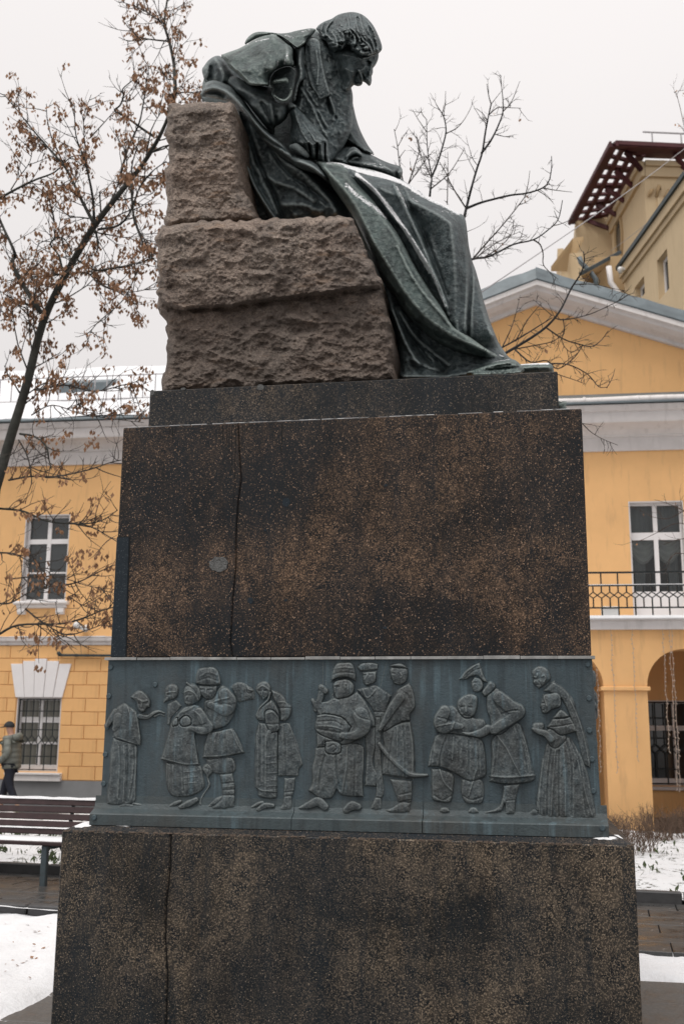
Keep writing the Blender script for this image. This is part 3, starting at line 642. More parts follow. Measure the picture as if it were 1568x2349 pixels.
fig(q2, [([(-40,1350),(330,1330),(390,1480),(330,1560),(110,1570),(0,1480)], 14, 10), ([(150,1570),(340,1550),(370,1700),(375,1900),(370,2030),(230,2060),(60,2060),(30,2020),(150,1920),(200,1850)], 20, 12), ([(-30,2020),(100,1900),(190,1870),(200,1920),(40,2040)], 10, 8),
         ([(0,960),(80,970),(250,930),(340,925),(400,1000),(470,1150),(510,1270),(400,1290),(200,1330),(0,1340),(-80,1340),(-60,1150)], 28, 16), ([(-60,560),(60,480),(170,330),(240,340),(310,420),(370,500),(390,620),(330,800),(240,900),(60,950),(-40,880)], 22, 20),
         ([(-150,320),(130,325),(120,430),(60,520),(-40,520),(-120,440)], 22, 14), ([(-185,260),(-160,110),(-60,70),(70,65),(140,120),(175,230),(180,320),(80,340),(-60,330),(-180,310)], 32, 16)],
    [([(230,450),(300,560),(250,680),(120,640),(20,600)], [16, 17, 15, 12, 9], 40)],
    [([(-120,200),(0,140),(120,180)], 4, 2), ([(-140,260),(0,220),(140,270)], -4, 1.6), ([(-180,300),(-40,325),(150,310)], -8, 1.5), ([(-80,1330),(200,1320),(500,1265)], 8, 2), ([(-40,940),(80,960),(300,920)], -8, 1.8), ([(200,1700),(370,1680)], -7, 1.6), ([(190,1790),(370,1780)], -7, 1.6), ([(200,1860),(370,1860)], -7, 1.6), ([(200,1745),(370,1735)], 4, 1.6), ([(330,960),(400,1130),(470,1250)], 5, 1.4), ([(120,990),(110,1300)], -5, 1.8), ([(230,970),(260,1300)], -4, 2), ([(-60,430),(20,470)], 5, 3), ([(-110,380),(-60,385)], -7, 1.5), ([(0,390),(50,385)], -7, 1.5), ([(-35,380),(-40,430)], 7, 1.5), ([(60,560),(180,520),(280,500)], 7, 1.6), ([(120,600),(220,580),(320,600)], -6, 1.6)])
fig(q1, [([(1400,1500),(1440,1430),(1480,1410),(1540,1450),(1560,1540),(1500,1620),(1530,1720),(1440,1850),(1400,1960),(1420,2020),(1350,2000),(1390,1880),(1480,1740),(1460,1600)], 12, 10)], (), [([(1450,1480),(1500,1500)], -6, 1.4), ([(1480,1490),(1480,1540)], 6, 1.4)])
fig(q2, [([(700,830),(800,850),(960,900),(970,1200),(965,1600),(960,1900),(850,1920),(700,1880),(690,1800),(650,1740),(645,1400),(650,1050)], 20, 14), ([(660,760),(700,660),(780,590),(880,520),(950,600),(1000,720),(1000,860),(880,880),(800,830),(700,820)], 26, 16), ([(780,700),(850,650),(930,680),(990,760),(1000,860),(990,960),(870,1000),(810,900),(785,810)], 38, 14), ([(655,380),(680,310),(750,270),(830,275),(880,350),(870,420),(840,480),(770,540),(720,480),(680,430)], 28, 14)],
    [([(850,980),(810,1090),(790,1220)], [7, 6, 4], 32), ([(860,430),(830,530),(720,640),(670,760)], [4, 3.5, 3, 2], 32), ([(610,2030),(700,1980),(760,1960)], [4, 5, 4], 14), ([(690,2070),(790,2010),(900,2010)], [6, 8, 6], 22)],
    [([(800,900),(800,1300),(795,1850)], 5, 1.1), ([(960,1000),(960,1850)], 5, 1.1), ([(720,850),(730,1200),(720,1700)], -7, 1.8), ([(680,1000),(690,1400),(680,1720)], 4, 1.6), ([(660,1750),(760,1800),(950,1810)], 6, 1.4), ([(690,370),(760,330),(850,390)], 7, 1.8), ([(710,405),(740,400)], -7, 1.4), ([(780,400),(810,400)], -7, 1.4), ([(755,400),(745,455)], 6, 1.2), ([(735,490),(780,490)], -5, 1), ([(800,720),(900,700),(980,780)], 5, 1.5), ([(820,860),(900,870),(990,860)], -7, 1.5)]+gridl(805, 955, (1330, 1420, 1560, 1660, 1740, 1800)))
fig(q2, [([(300,350),(360,295),(440,280),(520,300),(600,360),(650,400),(650,520),(560,540),(420,560),(380,480)], 6, 8), ([(520,320),(600,350),(640,390),(590,440),(540,430)], 14, 8), ([(880,390),(980,420),(1060,480),(1110,570),(1165,620),(1150,740),(1080,830),(1000,820),(1000,700),(950,580),(900,500)], 20, 14), ([(990,870),(1120,850),(1180,980),(1250,1200),(1320,1430),(1270,1500),(1260,1600),(1060,1600),(970,1600),(970,1000)], 12, 10), ([(1060,1620),(1220,1610),(1200,1800),(1170,1900),(1170,2050),(1060,2080),(980,2060),(1040,1950)], 14, 10)], (),
    [([(1130,860),(1240,1150),(1315,1430)], 6, 1.3), ([(1060,900),(1080,1300),(1080,1580)], -5, 1.8), ([(980,560),(1060,560),(1110,590)], 5, 1.5), ([(1000,640),(1080,640),(1150,640)], -6, 1.5), ([(1060,1820),(1190,1810)], -6, 1.5), ([(1060,1880),(1180,1870)], -6, 1.5), ([(560,380),(620,400)], 7, 1.5)])
fig(q3, [([(800,780),(900,720),(900,1000),(870,1180),(940,1350),(900,1470),(760,1460),(780,1100),(770,880)], 16, 8), ([(200,1000),(600,950),(760,1000),(750,1400),(760,1590),(500,1570),(440,1500),(380,1600),(240,1600),(100,1510),(150,1420),(150,1250),(180,1100)], 24, 18), ([(160,440),(300,460),(400,420),(560,400),(680,340),(780,460),(880,650),(900,760),(830,780),(780,800),(700,900),(600,960),(480,980),(200,1010),(200,820),(210,620),(160,540)], 32, 20), ([(200,620),(300,600),(500,640),(620,760),(560,860),(480,940),(200,820)], 42, 18),
         ([(395,250),(440,210),(560,195),(640,250),(650,330),(600,400),(500,430),(430,430),(400,330)], 38, 16), ([(370,240),(385,120),(430,20),(520,0),(620,10),(665,110),(670,230),(560,190),(440,200)], 44, 14), ([(300,930),(400,920),(490,960),(490,1060),(400,1090),(310,1060)], 46, 12)],
    [([(720,620),(760,760),(680,850),(560,870),(500,860)], [20, 18, 14, 11, 9], 56), ([(200,560),(240,440),(270,330)], [7, 8, 8], 28), ([(260,300),(305,340)], [8, 8], 34), ([(0,1715),(120,1680),(220,1640),(300,1700)], [3, 9, 12, 10], 22), ([(550,1740),(620,1690),(690,1700)], [9, 12, 9], 26), ([(160,450),(200,520),(250,600)], [5, 6, 5], 36)],
    [([(540,300),(530,260),(570,265),(570,320)], 6, 1.4), ([(420,350),(390,390),(410,440)], 7, 1.5), ([(400,270),(460,260)], 8, 1.4), ([(430,290),(470,290)], -8, 1.5), ([(420,300),(405,345)], 7, 1.5), ([(200,780),(480,830)], -8, 2), ([(215,640),(330,625),(500,660)], 6, 1.6), ([(220,700),(400,690),(500,740)], -6, 1.6), ([(230,750),(400,760),(500,790)], 5, 1.6), ([(300,1100),(250,1300),(230,1500)], -9, 2.2), ([(560,1000),(550,1250),(500,1540)], 7, 1.5), ([(430,1080),(440,1300),(480,1500)], -9, 2.2), ([(660,1000),(650,1300),(640,1560)], -6, 2), ([(750,1000),(750,1460)], 7, 1.3), ([(380,150),(500,120),(650,130)], -5, 1.6), ([(400,80),(520,60),(640,70)], 5, 1.6), ([(380,220),(500,170),(660,200)], -6, 1.4), ([(275,0),(275,300)], 5, .9), ([(318,0),(315,280)], 4, .9), ([(340,1000),(400,970),(440,1010),(400,1050)], -6, 1.3), ([(640,560),(700,640),(820,680)], -6, 1.6)])
fig(q3, [([(735,110),(910,100),(910,200),(880,250),(790,280),(745,230)], 20, 12), ([(680,60),(730,10),(850,0),(930,20),(925,90),(850,100),(720,110)], 22, 8), ([(670,320),(790,290),(900,270),(1090,390),(1060,460),(1000,700),(900,700),(860,560),(780,450)], 12, 12), ([(890,640),(960,640),(970,1200),(1000,1500),(970,1600),(890,1600),(900,1470),(880,1180)], 10, 8), ([(830,1720),(890,1590),(965,1590),(975,1730),(900,1745)], 14, 8)], (),
    [([(750,150),(785,150)], -7, 1.4), ([(820,145),(860,145)], -7, 1.4), ([(795,150),(765,205)], 7, 1.4), ([(770,240),(810,240)], -5, 1), ([(890,140),(890,190)], 6, 1.5), ([(740,310),(800,420),(900,320)], 6, 1.3), ([(1025,0),(950,300)], 5, .9), ([(880,580),(1000,590)], -6, 1.4)])
fig(q3, [([(980,800),(1200,700),(1310,690),(1350,900),(1365,1300),(1340,1380),(1060,1340),(970,1310),(990,1000)], 20, 14), ([(1100,390),(1180,300),(1290,240),(1340,330),(1365,520),(1300,620),(1310,690),(1180,720),(1000,820),(960,780),(1030,640),(1060,500)], 26, 18), ([(1060,90),(1080,60),(1260,70),(1280,130),(1260,220),(1200,270),(1120,260),(1085,200)], 26, 14), ([(1050,50),(1110,20),(1190,10),(1260,50),(1280,80),(1160,65)], 34, 8), ([(1060,1370),(1330,1390),(1330,1500),(1320,1640),(1180,1660),(1130,1560)], 16, 12), ([(990,1740),(1100,1700),(1200,1640),(1310,1650),(1300,1770),(1100,1780)], 20, 12)],
    [([(1180,420),(1080,560),(1000,700),(950,790)], [13, 12, 9, 6], 44), ([(940,960),(1010,1060),(1120,1180),(1250,1290),(1340,1330),(1500,1330)], [5, 6, 6, 6, 6, 4], 40)],
    [([(1190,130),(1205,160),(1190,180)], 7, 1.4), ([(1095,130),(1125,135)], -7, 1.3), ([(1085,150),(1070,185)], 6, 1.4), ([(1110,225),(1140,230)], -5, 1), ([(1200,700),(1320,690)], -8, 1.6), ([(1180,1640),(1310,1620)], -7, 1.5), ([(1180,1560),(1310,1530)], -6, 1.5), ([(1290,720),(1330,1000),(1330,1300)], 7, 1.5), ([(1100,820),(1060,1100),(1040,1300)], -6, 1.8), ([(1220,760),(1240,1050),(1240,1340)], -6, 1.8), ([(1150,780),(1150,1100)], 4, 2), ([(1060,1340),(1200,1365),(1340,1380)], 6, 1.3), ([(1200,330),(1280,400),(1330,520)], -5, 2)])
fig(q4, [([(120,1420),(240,1420),(420,1500),(420,1700),(380,1870),(270,1880),(150,1850),(120,1750)], 18, 14), ([(520,1560),(780,1560),(830,1700),(800,1880),(680,1900),(580,1880),(520,1760)], 18, 14), ([(190,970),(380,950),(740,1000),(830,1100),(860,1500),(780,1560),(620,1590),(420,1480),(240,1410),(70,1400),(110,1180)], 26, 20), ([(160,800),(220,660),(300,590),(410,580),(500,640),(700,740),(830,770),(850,880),(740,1000),(380,960),(190,950)], 32, 20), ([(460,590),(480,500),(560,440),(660,420),(740,460),(745,550),(715,680),(650,750),(560,750),(490,680)], 42, 18), ([(220,2000),(250,1940),(340,1940),(385,2000),(300,2025)], 18, 10), ([(595,2010),(640,1940),(720,1940),(770,2010),(680,2030)], 18, 10)],
    [([(300,660),(240,800),(290,880),(400,850),(520,860)], [15, 17, 15, 12, 8], 54), ([(500,850),(545,910)], [7, 4], 50)],
    [([(430,800),(390,900)], 7, 1.6), ([(520,600),(560,595)], -8, 1.8), ([(620,600),(660,605)], -8, 1.8), ([(580,610),(585,660)], 9, 2), ([(550,710),(640,720)], -6, 1.2), ([(500,640),(520,690)], 5, 2.4), ([(160,1000),(110,1390)], -6, 1.4), ([(330,980),(250,1200),(230,1400)], -8, 1.8), ([(230,1420),(290,1600),(400,1720)], 8, 1.6), ([(720,1450),(660,1650),(620,1780)], 8, 1.4), ([(740,1060),(760,1500)], -6, 1.6), ([(500,1080),(480,1400)], -6, 2.2), ([(620,1050),(620,1500)], -6, 2), ([(420,1000),(400,1300)], 5, 2.2), ([(230,740),(320,760),(400,800)], -6, 1.5), ([(180,860),(280,840),(380,820)], 5, 1.6), ([(160,1780),(280,1840),(390,1780)], -6, 1.6), ([(540,1780),(660,1840),(800,1800)], -6, 1.6)])
fig(q4, [([(940,1000),(1250,800),(1330,850),(1400,1050),(1460,1300),(1510,1560),(1400,1620),(1100,1640),(890,1600),(900,1500),(920,1250)], 26, 18), ([(850,500),(880,400),(980,340),(1100,420),(1220,540),(1320,640),(1310,760),(1200,850),(1050,970),(920,960),(900,760),(860,650)], 32, 20), ([(650,260),(700,190),(790,230),(820,330),(770,400),(690,400),(660,340)], 28, 12), ([(790,400),(850,310),(900,250),(970,280),(985,340),(900,430),(830,470)], 44, 12), ([(495,230),(560,130),(650,50),(770,0),(790,60),(830,180),(880,270),(820,270),(740,190),(650,200),(580,240)], 32, 10), ([(1080,1640),(1310,1620),(1260,1800),(1240,2030),(1110,2040),(1100,1900),(1050,2000),(830,2030),(820,2000),(1000,1940),(1060,1820)], 18, 12)],
    [([(1020,470),(1180,600),(1290,660),(1180,760),(1040,850)], [16, 17, 16, 14, 13], 54), ([(1060,830),(960,900)], [14, 13], 62), ([(870,900),(780,950),(620,960),(540,940)], [12, 11, 6, 4], 48)],
    [([(900,1520),(1100,1540),(1310,1530),(1500,1510)], 9, 2), ([(890,1600),(1100,1635),(1400,1610)], -6, 1.5), ([(1000,980),(1130,1160),(1200,1300),(1310,1510)], 9, 1.4), ([(1250,870),(1350,1150),(1410,1480)], -6, 1.6), ([(1320,860),(1420,1150),(1470,1450)], -6, 1.5), ([(1060,690),(1180,650),(1270,640)], -8, 1.7), ([(980,560),(1060,690),(1100,760)], -6, 1.8), ([(495,230),(600,120),(760,10)], 8, 1.3), ([(560,220),(680,120),(780,80)], -5, 1.5), ([(680,280),(720,270)], -7, 1.5), ([(690,280),(670,330)], 7, 1.4), ([(1000,1000),(980,1300),(960,1500)], -5, 1.8), ([(1120,1850),(1250,1840)], -5, 1.4)])
fig(q5, [([(360,420),(500,290),(600,330),(720,430),(820,570),(860,720),(930,900),(1000,1100),(1060,1400),(1060,1560),(960,1500),(850,1100),(640,560)], 12, 12), ([(190,150),(240,80),(320,55),(420,90),(470,180),(470,260),(380,340),(300,400),(240,340),(210,300),(225,250)], 22, 16)], (),
    [([(345,210),(380,195),(400,240),(375,290)], 7, 1.4), ([(200,210),(260,225),(280,180)], 7, 1.4), ([(215,230),(235,300)], 7, 1.5), ([(245,245),(275,245)], -8, 1.5), ([(300,280),(340,340)], -6, 1.4), ([(250,330),(300,330)], -6, 1.2), ([(370,370),(460,310),(530,280)], 6, 1.4), ([(760,560),(870,800),(960,1100),(1040,1500)], 6, 1.3)])
fig(q5, [([(420,1180),(700,1090),(760,1100),(860,1250),(960,1430),(1040,1700),(1100,2000),(1160,2300),(700,2310),(420,2290),(300,2250),(240,2200),(290,1800),(330,1500),(370,1350)], 18, 16), ([(400,1000),(500,960),(700,1080),(700,1150),(560,1270),(470,1240),(420,1150)], 26, 12), ([(410,960),(490,830),(560,740),(620,690),(700,740),(760,800),(820,900),(870,1020),(760,1050),(620,1080),(500,1000)], 34, 16), ([(490,830),(560,740),(620,690),(700,740),(760,800),(680,830),(560,835)], 44, 12), ([(320,640),(340,540),(380,470),(470,455),(560,440),(620,500),(630,620),(600,670),(500,700),(420,760),(350,750),(330,690)], 32, 18), ([(195,940),(230,890),(360,885),(385,950),(340,1020),(250,1020)], 30, 12), ([(150,2210),(220,2150),(300,2180),(290,2250),(200,2265)], 14, 8)],
    [([(480,1130),(400,1050),(300,1020),(220,980)], [10, 9, 8, 5], 42)],
    [([(365,475),(390,560),(420,650)], 8, 1.4), ([(600,470),(625,560),(600,650)], 6, 1.3), ([(345,600),(375,600)], -8, 1.4), ([(335,620),(320,660)], 6, 1.4), ([(340,710),(375,705)], -6, 1.1), ([(490,830),(620,825),(760,800)], -8, 1.4), ([(430,950),(600,940),(800,900)], -7, 1.3)]+[([(480,1300),(430,1700),(420,2250)], -8, 1.8), ([(600,1300),(590,1700),(600,2280)], -8, 1.8), ([(700,1150),(780,1500),(780,2250)], -8, 1.9), ([(760,1130),(900,1500),(1000,2250)], -8, 1.8), ([(540,1300),(500,1800),(480,2250)], 6, 1.6), ([(660,1250),(690,1700),(690,2250)], 6, 1.6), ([(850,1300),(950,1800),(1080,2250)], 6, 1.5), ([(380,1400),(340,1800),(320,2230)], -6, 1.6)])
fig_meshes = []
for fi, (parts, limbs, lines) in enumerate(FIGS):
    allp = [p for o, _, _ in parts for p in o]+[p for o, _, _ in limbs for p in o]; x0 = min(p[0] for p in allp)-8; y0 = min(p[1] for p in allp)-8
    x1 = max(p[0] for p in allp)+8; y1 = max(p[1] for p in allp)+8; st = 1.15
    nx = int((x1-x0)/st)+2; ny = int((y1-y0)/st)+2; HH = np.zeros((nx, ny)); X, Y = np.meshgrid(x0+np.arange(nx)*st, y0+np.arange(ny)*st, indexing='ij')
    for pi, (o, lift, bul) in enumerate(parts):
        P = smooth_closed(o, 2); m = inside(X, Y, P); d = np.where(m, seg_dist(X, Y, P, True)[0], 0); w = max(6.0, d.max())
        e = np.clip(d/(4.6 if pi == 0 else 3.4), 0, 1); e = e*e*(3-2*e); h = lift*e*.00052+bul*np.sqrt(np.clip(1-(1-d/w)**2, 0, 1))*.0009
        h = h+m*e*(.0030*fbm(X/9., Y/16., 2, fi*5+pi)+0.0016*fbm(X/3.1, Y/3.6, 3, fi+pi*7)); HH = np.where(m, np.maximum(h, HH*.55), HH)
    for pth, rr, lift in limbs:
        P = smooth_open(pth, 2); rq = np.interp(np.linspace(0, 1, len(P)), np.linspace(0, 1, len(rr)), rr); h = np.zeros(X.shape)
        for (ax, ay), q in zip(resample(P.tolist(), 1.5), np.interp(np.linspace(0, 1, len(resample(P.tolist(), 1.5))), np.linspace(0, 1, len(rq)), rq)):
            dd = np.hypot(X-ax, Y-ay); h = np.maximum(h, np.where(dd < q, (lift*.00066*np.clip((q-dd)/2.4, 0, 1)+.0013*np.sqrt(np.maximum(q*q-dd*dd, 0))*.8), 0))
        HH = np.maximum(HH, h+(h > 0)*.0014*fbm(X/4, Y/4, 2, fi))
    for pth, a, w in lines:
        d = seg_dist(X, Y, smooth_open(pth, 2))[0]; HH = np.where(HH > .003, HH+a*.0008*np.exp(-(d/(w*1.15))**2), HH+max(a, 0)*.0006*np.exp(-(d/w)**2))
    m = HH > .0015
    idx = -np.ones(X.shape, int); pm = np.pad(m, 1); grow = m.copy()
    for i in (-1, 0, 1):
        for j in (-1, 0, 1): grow |= pm[1+i:nx+1+i, 1+j:ny+1+j]
    HH = np.where(m, HH, 0); HH = HH*.7+.3*blur(HH, grow, 2); HH = np.where(m, HH, -.003); idx[grow] = np.arange(grow.sum())
    V = aty_arr(X[grow], Y[grow], YR-HH[grow])
    a, b_, c_, e_ = idx[:-1, :-1], idx[1:, :-1], idx[1:, 1:], idx[:-1, 1:]; ok = (a >= 0) & (b_ >= 0) & (c_ >= 0) & (e_ >= 0)
    F = np.stack([a[ok], e_[ok], c_[ok], b_[ok]], 1).tolist()
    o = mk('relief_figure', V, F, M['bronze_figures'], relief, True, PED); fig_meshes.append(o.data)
# figures of the band on the adjoining end, seen edge-on
for k, (src, yy) in enumerate(((3, .35), (7, .85), (10, 1.35), (5, 1.8))):
    me = fig_meshes[src]; co = np.array([v.co for v in me.vertices]); cx = (co[:, 0].min()+co[:, 0].max())/2
    o = inst('relief_figure', me, relief, (xd-.004-.0+ (YR-PED[1]) *-1 *0, 0, 0), (0, 0, math.pi/2))
    # local -y (proud of the face) turns to +x
    o.location = (xd-.012+(YR-PED[1]), yy-PED[1]-cx, 0)

# ================================================================== ROCK SEAT
ROCK = np.array([-.3, 1.1, Z5])
rock = thing('rock_seat', 'rough-hewn brown granite boulder carved as a seat for the bronze figure', 'rock', tuple(ROCK))
def rockshell(name, outline, yref, H, back, ledge=None, seed=0, step=2.2, mid=.05):
    P = np.array(resample(outline+[outline[0]], 7))[:-1]
    for k in range(len(P)): P[k] += np.array([fbm(np.array([P[k][0]/14]), np.array([P[k][1]/14]), 3, seed+1)[0], fbm(np.array([P[k][0]/14]), np.array([P[k][1]/14]), 3, seed+2)[0]])*7
    x0, y0 = P.min(0)-step*2; x1, y1 = P.max(0)+step*2; nx = int((x1-x0)/step)+2; ny = int((y1-y0)/step)+2
    X, Y = np.meshgrid(x0+np.arange(nx)*step, y0+np.arange(ny)*step, indexing='ij'); m = inside(X, Y, P); d = seg_dist(X, Y, P, True)[0]
    h = H*np.sqrt(np.clip(d/16, 0, 1))
    rid = 1-np.abs(fbm(X/75, Y/48, 4, seed))*2.2
    h = h+mid*.6*rid+.035*np.abs(fbm(X/42+.35*Y/42, Y/36-.2*X/36, 3, seed+3))-.012*np.abs(fbm(X/15, Y/13, 3, seed+4))+.011*fbm(X/7+.2*Y/7, Y/6, 4, seed+7)
    if ledge is not None:
        ly = np.interp(X, [p[0] for p in ledge], [p[1] for p in ledge])+4*fbm(X/20, Y/40, 2, 3); t = np.clip((Y-ly)/9+.5, 0, 1)
        h = h+.075*(1-t)-.02*np.exp(-((Y-ly-7)/7)**2)-.02*t
        h = h+.035*np.clip((Y-ly)/180, 0, 1)
    V, F, px, py, n = close_mesh(X, Y, m, h, P, yref, back, True, .004)
    return mk(name, V, F, M['rock'], rock, False, ROCK)
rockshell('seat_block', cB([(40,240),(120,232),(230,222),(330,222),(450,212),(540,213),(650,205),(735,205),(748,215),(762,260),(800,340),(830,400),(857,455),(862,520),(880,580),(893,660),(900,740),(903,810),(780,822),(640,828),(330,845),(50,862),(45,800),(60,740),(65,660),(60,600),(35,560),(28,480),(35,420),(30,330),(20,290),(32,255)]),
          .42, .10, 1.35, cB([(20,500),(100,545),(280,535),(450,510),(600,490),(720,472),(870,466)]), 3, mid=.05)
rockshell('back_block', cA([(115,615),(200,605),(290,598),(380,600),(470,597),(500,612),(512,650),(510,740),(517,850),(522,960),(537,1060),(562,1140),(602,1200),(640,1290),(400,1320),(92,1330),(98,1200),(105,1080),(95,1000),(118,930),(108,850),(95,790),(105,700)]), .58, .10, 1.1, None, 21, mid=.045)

# ================================================================== BRONZE FIGURE
ST = np.array([0, 1.1, Z5])
stat = thing('bronze_statue', 'bronze statue of a hunched seated man wrapped in a cape and long cloak', 'statue', tuple(ST))
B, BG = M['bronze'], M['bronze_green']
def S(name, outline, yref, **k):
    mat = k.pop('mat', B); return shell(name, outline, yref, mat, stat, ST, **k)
S('body_core', cA([(300,590),(340,420),(560,270),(950,200),(1080,330),(1165,560),(1175,720),(1265,900),(1440,1015)])+cN([(640,215),(900,365),(925,600),(995,800),(1090,1100),(1170,1270),(1000,1385),(500,1412),(440,1150),(395,850),(280,560),(150,330)])+cA([(1150,1290),(700,1310),(530,1000),(500,660)]), 1.4, strokes=[(cA([(600,450),(900,450),(980,800),(1200,1060)]), .14), (cA([(560,700),(800,1150),(1150,1250)]), .12)], r=.1, back=.3, step=5, noise=None)
# cloak hanging behind the arm, inside the back of the seat
S('inner_cloak', cA([(470,590),(560,640),(640,720),(740,830),(860,900),(960,940),(1020,1000),(1080,1090),(1150,1190),(1215,1300),(1170,1320),(1000,1320),(850,1320),(660,1320),(590,1220),(548,1130),(530,1050),(515,900),(508,750),(500,650)]), 1.15,
  strokes=[(cA([(560,700),(640,900),(760,1120),(860,1270)]), .26), (cA([(800,960),(940,1080),(1090,1250)]), .34), (cA([(700,900),(820,1060),(960,1240)]), .30)],
  folds=[(cA([(525,660),(540,800),(565,950),(610,1080),(680,1200),(740,1290)]), .13, 4.5), (cA([(545,640),(590,800),(640,960),(720,1120),(790,1290)]), -.09, 6), (cA([(640,760),(760,920),(900,1010),(1010,1120),(1120,1260)]), .06, 8), (cA([(700,860),(800,1000),(920,1090),(1040,1190)]), -.05, 5), (cA([(640,1000),(720,1060),(860,1110),(960,1180)]), .04, 7), (cA([(780,1200),(900,1200),(1000,1240)]), .05, 9)],
  back=.25, noise=(.010, 8), seed=31)
# roll of cloth from the shoulder over the thigh
S('cloak_roll', cK([(100,950),(160,835),(205,770),(225,715),(330,690),(500,750),(600,850),(680,935),(760,1055),(850,1175),(960,1285),(1060,1375),(1160,1465),(1250,1555)])+cA([(900,925),(960,938),(1012,985),(1065,1055),(1090,1110),(1040,1075),(990,1030),(930,1015),(850,985),(780,935),(700,865),(640,795),(590,725),(550,665),(515,645),(480,605),(420,585),(360,572),(300,567),(272,600)]), .95,
  strokes=[(cK([(200,820),(330,770),(480,830),(620,960),(740,1120),(900,1320),(1080,1450),(1220,1560)]), [.16, .2, .26, .30, .32, .34, .36, .36]), (cA([(870,940),(950,975),(1030,1045)]), .38)],
  folds=[(cK([(560,960),(680,1080),(800,1240),(960,1390),(1120,1490),(1240,1580)]), -.055, 3.2), (cK([(640,1000),(760,1130),(900,1290),(1060,1420)]), .02, 3), (cK([(170,880),(230,840),(330,830),(430,870)]), -.07, 5)],
  back=.2, seed=5, blr=3)
# skirts of the cloak gathered on the ground
S('cloak_hem', cN([(412,800),(480,880),(600,900),(800,900),(950,950),(1100,1100),(1215,1270),(1260,1305),(1200,1365),(1050,1400),(950,1420),(800,1432),(600,1438),(495,1448),(488,1380),(478,1250),(458,1150),(434,1020),(420,900)]), 1.0,
  strokes=[(cN([(470,980),(540,1180),(580,1380)]), .34), (cN([(640,1150),(760,1300),(800,1385)]), .22), (cN([(540,1415),(760,1418),(950,1400),(1150,1352)]), .42), (cN([(900,1200),(1050,1290)]), .28)],
  folds=[(cN([(450,900),(500,1050),(560,1200),(640,1330)]), .06, 6), (cN([(480,960),(560,1120),(640,1230),(720,1330)]), -.06, 6), (cN([(520,1000),(600,1130),(740,1260),(830,1330)]), .05, 6), (cN([(455,1000),(500,1180),(530,1380)]), -.04, 4), (cN([(600,1300),(690,1340),(790,1370)]), .05, 7)], back=.25, noise=(.010, 9), seed=8)
# thighs and shins under the cloak
S('leg_drape', cM([(480,770),(660,798),(780,812),(900,845),(1030,866),(1180,906),(1320,955),(1440,1005),(1568,1086)])+cN([(700,238),(800,287),(880,332),(930,358),(946,395),(957,470),(967,560),(987,650),(1012,720),(1042,830),(1067,930),(1102,1040),(1132,1120),(1172,1210),(1225,1285),(1200,1310),(1060,1290),(900,1200),(780,1050),(640,850),(520,650),(380,450),(200,250),(60,120),(-60,30)]), .95,
  strokes=[(cN([(60,50),(250,120),(430,200),(600,270),(760,350),(850,410)]), [.30, .34, .36, .38, .42, .46]), (cN([(850,410),(870,600),(880,800),(880,1000),(900,1150)]), [.46, .44, .40, .36, .34]), (cN([(560,420),(680,640),(780,860),(850,1050)]), [.36, .34, .33, .34]), (cN([(1000,760),(1050,950),(1120,1150)]), [.20, .24, .30]), (cN([(700,420),(770,600),(820,800)]), .35)],
  folds=[(cN([(480,160),(560,330),(640,500),(720,680),(800,880),(830,1000)]), .05, 5), (cN([(520,170),(600,340),(680,500),(750,680),(820,880)]), -.05, 6), (cN([(210,70),(350,190),(470,360),(560,460),(680,650),(770,820),(820,960)]), .06, 5.5),
         (cN([(965,560),(978,720),(978,850),(966,1000),(962,1150)]), -.05, 4), (cN([(945,560),(955,720),(955,850),(945,1100)]), .025, 6), (cN([(610,330),(680,440),(700,560)]), -.045, 9)],
  back=.3, noise=(.0045, 8), seed=14,
  snow=[(cM([(520,780),(700,812),(860,850),(1000,900),(1150,935),(1300,975),(1420,1020),(1560,1095)]), 6, .9), (cM([(860,850),(1000,890),(1200,925),(1340,970)]), 7, .78), (cN([(600,190),(720,255),(820,300),(900,345)]), 6, .85), (cN([(235,90),(360,205),(460,325),(530,425),(590,520),(665,650),(715,730)]), 5.5, .95), (cN([(600,520),(680,650),(735,760),(780,870),(815,950)]), 4.5, .7), (cN([(495,170),(540,260),(560,310)]), 3, .6), (cN([(740,355),(800,330),(870,350)]), 6, .4), (cN([(590,250),(630,265)]), 4, .5)])
# broad front fold that falls from the lap to the ground
S('front_fold', cN([(-50,-12),(20,8),(120,20),(200,70),(260,150),(340,235),(440,375),(525,500),(622,690),(722,850),(802,960),(872,1080),(980,1150),(1100,1238),(1222,1288),(1150,1302),(1000,1280),(880,1248),(760,1190),(640,1096),(560,1015),(480,895),(415,805),(390,760),(360,690),(325,600),(290,520),(260,460),(225,390),(180,320),(130,250),(80,180),(40,110),(0,50)]), .80, mat=BG,
  strokes=[(cN([(20,50),(120,150),(230,300),(340,520),(450,700),(560,870),(680,1010),(820,1120),(950,1190),(1090,1255)]), [.26, .32, .36, .40, .40, .40, .40, .38, .33, .30]), (cN([(150,100),(300,260),(420,400),(510,530),(605,710),(705,870),(785,980),(855,1085),(970,1165),(1090,1245)]), [.26, .31, .34, .36, .37, .37, .37, .35, .31, .29])],
  folds=[(cN([(60,100),(180,300),(290,500),(400,720),(500,860)]), .022, 5), (cN([(640,1060),(760,1140),(900,1200),(1060,1262)]), -.04, 7), (cN([(560,960),(660,1060),(780,1140)]), .02, 7), (cN([(500,560),(600,760),(700,900),(840,1060)]), .02, 5)],
  back=.12, noise=(.005, 8), seed=17, snow=[(cN([(170,160),(240,230),(300,270),(370,320),(430,370)]), 8, .62), (cN([(40,16),(130,26)]), 5, .6), (cN([(780,935),(810,975)]), 2.5, .5), (cN([(1150,1262),(1210,1284)]), 3, .7)])
